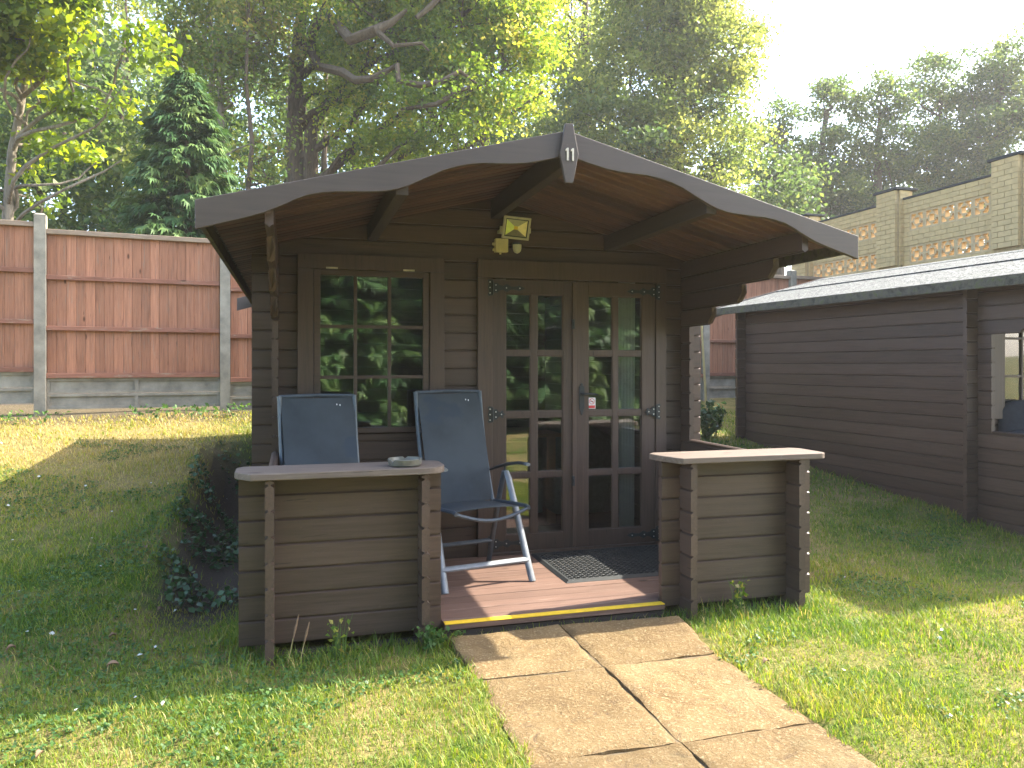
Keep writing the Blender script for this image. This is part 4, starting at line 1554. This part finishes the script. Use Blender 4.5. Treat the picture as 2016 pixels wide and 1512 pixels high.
# --- oak behind the cabin
x, y = at(597, 19.5)
ob = (x, y, gz(x, y))
oak_lobes = [wl(760, 60, 18.5, 1.7), wl(900, 40, 18.5, 1.7), wl(1000, 130, 18.2, 1.25), wl(890, 200, 17.8, 1.35), wl(740, 250, 18.8, 1.2), wl(985, 240, 18.2, .9), wl(640, 20, 20, 1.4),
             wl(800, 330, 19, .95), wl(820, -80, 18.8, 2.0), wl(980, -30, 18.8, 1.4), wl(1070, 180, 18.2, .65), wl(690, 160, 19.6, 1.1), wl(1040, 70, 18.6, .9), wl(960, 320, 18.4, .8)]
oak = tree('oak_tree', 'large oak with twisting brown limbs and yellow green crown behind the cabin roof', ob,
           [(0, 0, 0), (.02, 0, 2.2), (-.10, 0, 3.6), (-.22, 0, 5.4), (-.10, .1, 8.0), (.3, .2, 11)], oak_lobes, M['leaf_oak'], 4300, 16, .115, .22, None, 'bark', .36, .45, .55, .2, 60)
# --- its second stem and the big open limbs
mb = MB()
def wp(u, v, zc):
    x_, y_ = at(u, zc)
    return (x_ - ob[0], y_ - ob[1], zat(v, zc) - ob[2])
mb.tube([wp(612, 380, 19.4), wp(612, 260, 19.3), wp(640, 210, 19.1), wp(668, 190, 18.6)], [.20, .17, .13, .08], 9, cap=False)
mb.tube([wp(578, 120, 19.5), wp(610, 95, 18.6), wp(615, 60, 18.2), wp(640, 20, 18), wp(665, -40, 18)], [.15, .14, .12, .11, .09], 9, cap=False)
mb.tube([wp(610, 90, 18.6), wp(625, 130, 18.0), wp(675, 142, 17.2), wp(700, 158, 17.0), wp(730, 155, 16.9), wp(765, 138, 16.8)], [.11, .10, .10, .09, .08, .06], 9, cap=False)
mb.tube([wp(765, 138, 16.8), wp(782, 128, 16.7), wp(785, 160, 16.6), wp(830, 168, 16.5), wp(870, 160, 16.5), wp(905, 140, 16.6), wp(940, 165, 16.8)], [.05, .06, .07, .07, .06, .05, .02], 9, cap=False)
mb.tube([wp(640, 20, 18), wp(690, 78, 17), wp(740, 60, 16.8), wp(770, 45, 16.9), wp(800, 20, 17)], [.10, .12, .12, .08, .04], 9, cap=False)
mb.tube([wp(740, 60, 16.8), wp(775, 90, 16.6), wp(830, 85, 16.7), wp(845, 100, 16.8)], [.07, .05, .04, .02], 8, cap=False)
mb.tube([wp(790, 215, 17), wp(860, 205, 16.6), wp(900, 180, 16.5), wp(930, 170, 16.5)], [.03, .06, .06, .03], 8, cap=False)
mb.tube([wp(820, 35, 16.8), wp(845, 15, 16.9), wp(870, -10, 17)], [.05, .07, .06], 8, cap=False)
link('limb', mb.mesh('limb', M['bark'], True), oak)

# --- thin many-stemmed trees between conifer and oak
x, y = at(445, 17.5)
tree('bare_stemmed_tree', 'thin many stemmed tree with sparse brownish leaves behind the conifer', (x, y, gz(x, y)),
     [(0, 0, 0), (-.02, 0, 3), (-.12, 0, 5.5), (-.05, 0, 8), (.1, 0, 10.5)],
     [wl(400, 40, 17.5, 1.1), wl(470, 30, 17.6, 1.1), wl(430, 140, 17.2, .9), wl(500, 160, 17.6, .8), wl(350, 90, 17.5, .9), wl(520, 260, 17.4, .7), wl(470, -60, 17.6, 1.3), wl(400, 230, 17.4, .6), wl(540, 90, 17.8, .8)],
     M['leaf_sparse'], 900, 11, .11, .26, None, 'bark_grey', .11, .2, .5, .25, 90)
x, y = at(487, 16.5)
tree('slender_tree', 'slender straight trunk with few leaves just left of the cabin roof', (x, y, gz(x, y)),
     [(0, 0, 0), (.06, 0, 1.6), (-.04, 0, 3), (.10, 0, 4.6), (-.03, 0, 6), (.10, 0, 9.5)], [wl(500, 320, 16.5, .6), wl(545, 300, 16.3, .5), wl(480, 60, 16.5, .8), wl(520, 30, 16.8, .9)],
     M['leaf_sparse'], 160, 9, .11, .24, None, 'bark', .085, .2, .55, .2, 60)

# --- tall olive green tree right of the gable
x, y = at(1305, 26.5)
tree('tall_tree', 'tall broad olive green tree behind the right half of the cabin roof', (x, y, gz(x, y)),
     [(0, 0, 0), (.1, 0, 4), (.2, 0, 8), (.1, 0, 12), (.2, 0, 16)],
     [wl(1300, 30, 26, 2.0), wl(1390, 110, 26, 1.9), wl(1240, 170, 26, 1.7), wl(1370, 240, 25.5, 1.9), wl(1440, 300, 25, 1.2), wl(1290, 300, 25, 1.6), wl(1190, 240, 26, 1.3), wl(1440, 190, 26, 1.2),
      wl(1330, -70, 26, 2.2), wl(1230, 60, 26.5, 1.4), wl(1450, 90, 26.3, 1.0), wl(1180, 330, 25, 1.4), wl(1400, 360, 24.5, 1.2), wl(1400, 20, 26, 1.3)],
     M['leaf_olive'], 3800, 16, .14, .26, None, 'bark', .42, .5, .5, .22, 70)
x, y = at(1150, 29)
tree('hazy_tree', 'pale green tree in the gap between the oak and the tall olive tree', (x, y, gz(x, y)),
     [(0, 0, 0), (0, .1, 5), (.1, 0, 10), (0, 0, 14)],
     [wl(1120, 90, 29, 1.4), wl(1110, 10, 29, 1.1), wl(1150, 190, 29, 1.4), wl(1110, 280, 28.5, 1.3), wl(1090, -60, 29, 1.2)],
     M['leaf_olive'], 800, 14, .15, .28, None, 'bark', .3, .4, .45, .2, 20)

# --- row of darker trees on the right skyline
row = [(1530, 33, [(1535, 230, .8), (1525, 300, 1.2), (1545, 390, 1.4), (1560, 250, .6)], 'slim dark tree with open top, leftmost of the right skyline row'),
       (1622, 34, [(1622, 200, 1.0), (1640, 180, .7), (1610, 290, 1.3), (1640, 380, 1.5), (1590, 350, 1.2)], 'second dark tree of the right skyline row, with see through crown'),
       (1730, 34, [(1720, 205, 1.2), (1745, 180, 1.0), (1700, 270, 1.3), (1760, 290, 1.5), (1720, 370, 1.6)], 'rounded dark tree above the middle brick pier'),
       (1850, 35, [(1840, 160, 1.3), (1810, 190, 1.0), (1870, 240, 1.6), (1810, 300, 1.5), (1880, 330, 1.5), (1790, 380, 1.4)], 'broad dark tree above the screen blocks of the wall'),
       (1970, 34, [(1965, 125, 1.4), (1930, 170, 1.2), (2010, 110, 1.3), (1990, 220, 1.8), (1930, 270, 1.5), (2040, 200, 1.6), (1990, 320, 1.6)], 'tallest dark tree at the right edge of the skyline')]
for u, zc, lb, lab in row:
    x, y = at(u, zc)
    tree('skyline_tree', lab, (x, y, gz(x, y)), [(0, 0, 0), (.1, 0, 4), (-.1, 0, 8), (.1, 0, max(8.5, zat(lb[0][1], zc) - gz(x, y) - .4))],
         [wl(a, b_, zc + RND.uniform(-.6, .6), r_) for a, b_, r_ in lb], M['leaf_dark'], 210 * len(lb), 12, .16, .26, 'trees on the right skyline', 'bark', .26, .4, .45, .22, 24)

# --- woodland mass behind
lobes = []
for u in range(-260, 1560, 62):
    for v in range(-110, 480, 70):
        if RND.random() < (.88 if v > 120 else .62) and (u < 420 or v > 235):
            zc = RND.uniform(24, 31)
            lobes.append(wl(u + RND.uniform(-30, 30), v + RND.uniform(-30, 30), zc, RND.uniform(.9, 1.6)))
for u in range(1500, 2400, 60):
    for v in (400, 440, 480):
        zc = RND.uniform(36, 40)
        lobes.append(wl(u + RND.uniform(-30, 30), v + RND.uniform(-20, 20), zc, RND.uniform(1.2, 1.9)))
for u in range(-240, 560, 48):
    for v in range(150, 480, 45):
        lobes.append(wl(u + RND.uniform(-25, 25), v + RND.uniform(-20, 20), RND.uniform(19, 25), RND.uniform(.8, 1.3)))
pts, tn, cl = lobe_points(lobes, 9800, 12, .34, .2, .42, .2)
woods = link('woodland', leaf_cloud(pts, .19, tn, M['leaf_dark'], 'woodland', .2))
tag(woods, 'dense shaded woodland filling the background behind the named trees', 'woodland', kind='stuff')
lobes = []
for u in range(-260, 1150, 70):
    for v in range(-150, 300, 70):
        if RND.random() < .9:
            lobes.append(wl(u + RND.uniform(-30, 30), v + RND.uniform(-30, 30), RND.uniform(32, 38), RND.uniform(1.3, 2.0)))
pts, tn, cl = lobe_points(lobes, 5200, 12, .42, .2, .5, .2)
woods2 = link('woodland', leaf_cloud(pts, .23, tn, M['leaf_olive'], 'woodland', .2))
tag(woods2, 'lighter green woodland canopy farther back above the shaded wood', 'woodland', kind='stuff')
mb = MB()
for k in range(22):
    u, zc = RND.uniform(-200, 1000), RND.uniform(21, 29)
    x, y = at(u, zc)
    h = RND.uniform(8, 13)
    mb.tube([(x, y, gz(x, y) - .2), (x + RND.uniform(-.2, .2), y, gz(x, y) + h * .5), (x + RND.uniform(-.5, .5), y, gz(x, y) + h)], [RND.uniform(.1, .22), .1, .03], 7, cap=False)
stems = mb.build('woodland_stems', M['bark'], None, smooth=True)
tag(stems, 'thin dark trunks standing inside the background woodland', 'woodland', kind='stuff')

# --- tall conifers behind the viewer, seen only mirrored in the panes
for k in range(16):
    conifer('tall garden conifer facing the cabin, mirrored in its glass panes', -6.0 + k * 0.95 + RND.uniform(-.3, .3), -4.8 + RND.uniform(-.5, .5) - .15 * k - 1.6 * (k % 2), RND.uniform(.9, 1.2), RND.uniform(0, 6), 'conifers opposite the cabin', 1.05)

# ------------------------------------------------------------------ lawn
def on_path(x, y, m=0.0):
    j = .030 * np.sin(y * 23 + x * 5) + .022 * np.sin(y * 57 + 1.3) + .028
    return (x > .77 + j) & (x < 1.965 - j) & (y < 3.84) | ((x > 1.9) & (x < 2.03 - m) & (y > 3.32) & (y < 3.82))


def in_cabin(x, y):
    a = (x > -.15) & (x < 2.88) & (y > 3.92) & (y < 8.6)
    lx = x - C2.x
    ly = y - C2.y
    cx_, cy_ = lx * cos(ang) + ly * sin(ang), -lx * sin(ang) + ly * cos(ang)
    return a | ((cx_ > -.13) & (cx_ < 2.9) & (cy_ > 3.85) & (cy_ < 8.6))


def vnoise(x, y, s, o=0.0):
    x, y = x * s + o, y * s + o * 1.7
    return (np.sin(x * 1.7 + 1.9 * np.sin(y * 1.1 + .7)) + np.sin(y * 2.1 + 1.6 * np.sin(x * 1.3 + 2.1)) + np.sin((x + y) * 1.4 + 1.2 * np.sin((x - y) * 1.9)) + .7 * np.sin(3.3 * x - 2.9 * y + 2 * np.sin(y * 2.3))) / 3.7


def scatter(n_try, zmin, zmax, dens):
    """uniform points in the viewed wedge of lawn; dens(zc) in blades per square metre"""
    half = .80
    A = half * (zmax ** 2 - zmin ** 2)
    n = int(A * dens)
    zc = np.sqrt(NPR.uniform(zmin ** 2, zmax ** 2, n))
    xc = NPR.uniform(-half, half, n) * zc
    x, y = xc * CY + zc * SY, -xc * SY + zc * CY
    k = (y < 11.0) & (x < 9.2) & ~in_cabin(x, y) & ~on_path(x, y, .0) & ~((y > 9.55 + .131 * (x + 2)) )
    return x[k], y[k], zc[k]


def cutmask(x, y):
    return sstep(x, -.90, -.66) * (1 - sstep(x, 3.02, 3.2)) * sstep(y, 4.3, 5.0) * (1 - sstep(y, 8.0, 8.5))


Vs, LOOPS, SZ, TN = [], [], [], []
base_i = 0
for zmin, zmax, dens, hgt, wd in ((1.9, 3.3, 10500, .029, .0036), (3.3, 4.8, 6500, .031, .0044), (4.8, 7.2, 3300, .033, .0058), (7.2, 11.5, 1300, .036, .0090)):
    x, y, zc = scatter(0, zmin, zmax, dens)
    keep = NPR.uniform(0, 1, len(x)) > cutmask(x, y) * .93
    p1 = vnoise(x, y, 1.3) * .55 + vnoise(x, y, 4.1, 3.3) * .45       # dryness
    thin = np.clip(.18 + .55 * (vnoise(x, y, 2.4, 9.0) - .35), 0, .75)
    keep &= NPR.uniform(0, 1, len(x)) > thin
    x, y, p1 = x[keep], y[keep], p1[keep]
    n = len(x)
    z = ground(x, y)
    # long grass round the railing feet and walls
    ed = np.exp(-((np.maximum(0, np.maximum(np.maximum(-.30 - x, x - 3.05), 3.78 - y))) / .10) ** 2) * ((y > 3.5) & (x < 3.4) & (x > -.6))
    wallr = np.exp(-((5.62 - (y - 5.3) * .07 - x) / .10) ** 2)
    h = hgt * NPR.uniform(.5, 1.35, n) * (1 + .5 * vnoise(x, y, 3.0, 5.0) + .9 * np.clip(vnoise(x, y, 9.0, 2.0) - .45, 0, 1)) * (1 + 1.5 * ed * NPR.uniform(0, 1, n) + 1.2 * wallr * NPR.uniform(0, 1, n))
    aa = NPR.uniform(0, 2 * pi, n)
    lean = NPR.uniform(.25, 1.15, n) * h
    dx, dy = np.cos(aa), np.sin(aa)
    w = wd * NPR.uniform(.6, 1.3, n)
    px, py = -dy * w * .5, dx * w * .5
    z0 = z - .004
    v0 = np.stack([x - px, y - py, z0], 1)
    v1 = np.stack([x + px, y + py, z0], 1)
    v2 = np.stack([x + px * .8 + dx * lean * .35, y + py * .8 + dy * lean * .35, z0 + h * .62], 1)
    v3 = np.stack([x - px * .8 + dx * lean * .35, y - py * .8 + dy * lean * .35, z0 + h * .62], 1)
    v4 = np.stack([x + dx * lean, y + dy * lean, z0 + h], 1)
    V = np.stack([v0, v1, v2, v3, v4], 1).reshape(-1, 3)
    idx = (np.arange(n) * 5)[:, None] + base_i
    lp = np.concatenate([idx + np.array([0, 1, 2, 3]), idx + np.array([3, 2, 4])], 1)
    Vs.append(V)
    LOOPS.append(lp.ravel())
    SZ.append(np.tile([4, 3], n))
    # drier towards the back left and in patches
    left_dry = sstep(-x, -.2, 1.0) * sstep(y, 5.0, 8.2) * .42
    tone = .47 + .28 * p1 + NPR.normal(0, .13, n) + left_dry - .12 * ed - .10 * sstep(x, 3.0, 3.6) * sstep(y, 4, 6)
    tone = np.where(NPR.uniform(0, 1, n) < .10, NPR.uniform(.7, 1, n), tone)
    TN.append(np.repeat(np.clip(tone, 0, 1), 2))
    base_i += 5 * n
g = link('grass', fast_mesh('grass', np.concatenate(Vs), np.concatenate(LOOPS), np.concatenate(SZ), M['grass'], {'tone': np.concatenate(TN)}))
tag(g, 'short mown lawn grass, green with dry straw coloured patches', 'grass', kind='stuff')

# clover and other broad leaves low in the lawn
x, y, zc = scatter(0, 2.0, 7.5, 900)
cl_ = (vnoise(x, y, 1.7, 2.2) > -.05) & (cutmask(x, y) < .3) & ((x < .6) | (vnoise(x, y, 2.2, 7.7) > .25))
x, y = x[cl_], y[cl_]
rep = 3
xx = np.repeat(x, rep) + NPR.normal(0, .008, len(x) * rep)
yy_ = np.repeat(y, rep) + NPR.normal(0, .008, len(x) * rep)
C = np.stack([xx, yy_, ground(xx, yy_) + NPR.uniform(.008, .026, len(xx))], 1)
tag(link('clover', leaf_cloud(C, .016, NPR.normal(.5, .22, len(C)), M['clover'], 'clover', 0, 2.2, .95, .05)), 'small clover leaves spread through the shaded lawn', 'clover', kind='stuff')

# ivy and brambles in the cut beside the cabin
n = 2300
x = NPR.uniform(-.84, -.28, n)
y = NPR.uniform(4.5, 8.3, n)
k_ = x > -.84 + .25 * np.clip(5.4 - y, 0, 1)
x, y = x[k_], y[k_]
k = vnoise(x, y, 2.6, 1.1) > -.15
x, y = x[k], y[k]
C = np.stack([x, y, ground(x, y) + NPR.uniform(.0, .08, len(x))], 1)
tag(link('ivy', leaf_cloud(C, .042, NPR.normal(.55, .3, len(C)), M['ivy'], 'ivy', .3, 1.2, .8, .1)), 'dark ivy and brambles growing on the soil bank beside the cabin', 'ivy', kind='stuff')

# pale litter specks
n = 70
xs_ = np.concatenate([NPR.uniform(-3.2, -.4, n), NPR.uniform(2.2, 4.2, 9)])
ys_ = np.concatenate([NPR.uniform(3.0, 8.5, n), NPR.uniform(2.4, 4.5, 9)])
C = np.stack([xs_, ys_, ground(xs_, ys_) + .024], 1)
tag(link('litter', leaf_cloud(C, .022, np.zeros(len(C)), M['petal'], 'litter', 0, 2.5, .8, .1)), 'pale petals and scraps scattered over the lawn', 'litter', kind='stuff')

# fallen leaves one can pick out
def fallen(u, v, s, rot, lab):
    zc = 4.0
    for _ in range(30):
        x_, y_ = at(u, zc)
        zc = FPX * (EYE - gz(x_, y_) - .02) / (v - 718)
    x_, y_ = at(u, zc)
    def fn(a, b_):
        w_ = math.sin(pi * (a * .92 + .04)) ** .7 * s * .32
        return ((a - .5) * s, (b_ - .5) * 2 * w_, .012 * math.sin(pi * a) + .010 * abs(b_ - .5) * 2)
    o = MB().sheet(fn, 6, 4, .0008).build('fallen_leaf', M['dry_leaf'])
    o.location = (x_, y_, gz(x_, y_) + .022)
    o.rotation_euler = (.1, -.1, rot)
    tag(o, lab, 'leaf', 'fallen leaves on the lawn')


for u, v, s_, r_, lab in ((222, 1255, .036, .4, 'small brown leaf on the shaded lawn just above the largest fallen leaf'),
                     (222, 1312, .05, .1, 'largest brown fallen leaf on the shaded lawn left of the railing'),
                     (315, 1202, .034, 1.0, 'small brown leaf on the shaded lawn below the ivy bank'),
                     (286, 1080, .036, 2.0, 'small brown leaf highest up the shaded lawn beside the ivy bank'),
                     (22, 1279, .04, .6, 'small brown leaf on the shaded lawn at the left edge of the picture'),
                     (1508, 1306, .036, .3, 'small brown leaf on the sunny lawn right of the path'),
                     (78, 1490, .034, 1.2, 'small brown leaf on the sunny lawn in the bottom left corner')):
    fallen(u, v, s_, r_, lab)

# low weeds along the foot of the fence and in the gap between the cabins
t_ = NPR.uniform(-4.6, 1.2, 900)
fx_, fy_ = P1.x + FD.x * t_ + FN.x * NPR.uniform(.04, .5, 900) ** 1.0, P1.y + FD.y * t_ + FN.y * NPR.uniform(.06, .55, 900)
k = vnoise(fx_, fy_, 2.0, 4.0) > -.2
fx_, fy_ = fx_[k], fy_[k]
gx2, gy2 = at(1390, 8.8)
gx_, gy_ = NPR.normal(gx2 + .1, .35, 500), NPR.normal(gy2, .5, 500)
k = ~in_cabin(gx_, gy_) & (gx_ > 3.1) & (gx_ < 5.2)
wx_, wy_ = np.concatenate([fx_, gx_[k]]), np.concatenate([fy_, gy_[k]])
C = np.stack([wx_, wy_, ground(wx_, wy_) + NPR.uniform(.0, .09, len(wx_))], 1)
tag(link('undergrowth', leaf_cloud(C, .055, NPR.normal(.6, .25, len(C)), M['clover'], 'undergrowth', .2, .8, .6, .1)), 'low weeds along the foot of the fence and between the cabins', 'weeds', kind='stuff')

# weeds at the foot of the railings
def weed(name, label, x, y, stems_, h, mat, leaf, cat='weed', group=None, seed=0):
    rr = random.Random(seed)
    t_ = thing(name, label, cat, (x, y, gz(x, y)), 0, group)
    mb_ = MB()
    pts_ = []
    for k_ in range(stems_):
        a = rr.uniform(0, 6.28)
        hh = h * rr.uniform(.6, 1.1)
        d_ = rr.uniform(.1, .45) * hh
        b_ = (rr.uniform(-.03, .03), rr.uniform(-.02, .02), -.01)
        tip = (b_[0] + cos(a) * d_, b_[1] + sin(a) * d_ * .6, hh)
        mid_ = (b_[0] + cos(a) * d_ * .3, b_[1] + sin(a) * d_ * .2, hh * .6)
        mb_.tube([b_, mid_, tip], [.0022, .0018, .0006], 5, cap=False)
        for q_ in range(leaf[1]):
            s_ = rr.uniform(.25, 1)
            pts_.append([b_[0] + (tip[0] - b_[0]) * s_ + rr.uniform(-.02, .02), b_[1] + (tip[1] - b_[1]) * s_ + rr.uniform(-.02, .02), hh * s_])
    tone_ = NPR.normal(.55, .2, len(pts_))
    if pts_:
        link('leaves', leaf_cloud(np.array(pts_), leaf[0], tone_, mat, 'leaves', .3, .8), t_)
    stem_mat = M['grass_stem'] if 'grass_stem' in M else plain('green_stem', (.10, .16, .04), .7, .2)
    M['grass_stem'] = stem_mat
    mb_.build('stem', stem_mat, t_)
    return t_


weed('grass_tuft', 'long green grass tuft at the foot of the left railing panel', .22, 3.80, 16, .20, M['grass'], (.03, 2), 'grass tuft', seed=3)
weed('grass_tuft', 'leafy grass tuft where the left railing meets the path', .66, 3.76, 22, .13, M['clover'], (.035, 5), 'grass tuft', seed=4)
weed('grass_tuft', 'green grass tuft at the foot of the right railing panel', 2.42, 3.84, 18, .20, M['grass'], (.035, 2), 'grass tuft', seed=5)
weed('weed_plant', 'pale leafed weed at the left corner of the yellow step edge', .80, 3.83, 7, .075, M['clover'], (.028, 4), 'weed', seed=6)
# two tan seed heads
for dx, h_, lab in ((0, .25, 'taller tan grass seed head before the left railing'), (.055, .21, 'shorter tan grass seed head before the left railing')):
    t_ = thing('seed_head', lab, 'seed head', (-.02 + dx, 3.775, gz(0, 3.77)))
    t_.rotation_euler = (0, radians(10), 0)
    MB().tube([(0, 0, 0), (.004, 0, h_ * .6)], .0016, 5).build('stem', M['cane'], t_)
    MB().tube([(.004, 0, h_ * .55), (.006, 0, h_ * .75), (.010, 0, h_)], [.003, .0065, .002], 7).build('head', M['dry_leaf'], t_)

# cane and nettles seen through the porch side
x, y = at(1391, 9.6)
t_ = thing('cane', 'yellow bamboo cane leaning in the gap between the two cabins', 'cane', (x, y, gz(x, y)))
MB().tube([(.02, 0, 0), (-.02, 0, .7), (-.07, 0, 1.45)], [.016, .015, .012], 8).build('pole', M['cane'], t_, smooth=True)
for u, zc, n_, h_, lab in ((1392, 9.3, 22, .55, 'tall nettles growing in the gap between the two cabins'), (1410, 9.8, 18, .42, 'lower nettles beside the far corner of the neighbouring cabin')):
    x, y = at(u, zc)
    weed('nettle', lab, x, y, n_, h_, M['ivy'], (.085, 9), 'nettle', 'nettles between the cabins', seed=int(u))

# ------------------------------------------------------------------ summer haze in the air
hz_m = bpy.data.materials.new('thin_summer_haze')
hz_m.use_nodes = True
ht = hz_m.node_tree
ht.nodes.clear()
ho = ht.nodes.new('ShaderNodeOutputMaterial')
hv = ht.nodes.new('ShaderNodeVolumePrincipled')
hv.inputs['Color'].default_value = (1.0, 0.985, 0.95, 1)
hv.inputs['Density'].default_value = 0.0011
hv.inputs['Anisotropy'].default_value = 0.3
ht.links.new(hv.outputs[0], ho.inputs['Volume'])
hb = MB().box(-560, 560, -560, 560, -1.3, 26).build('haze', hz_m)
tag(hb, 'thin bright summer haze in the air', 'haze', kind='stuff')
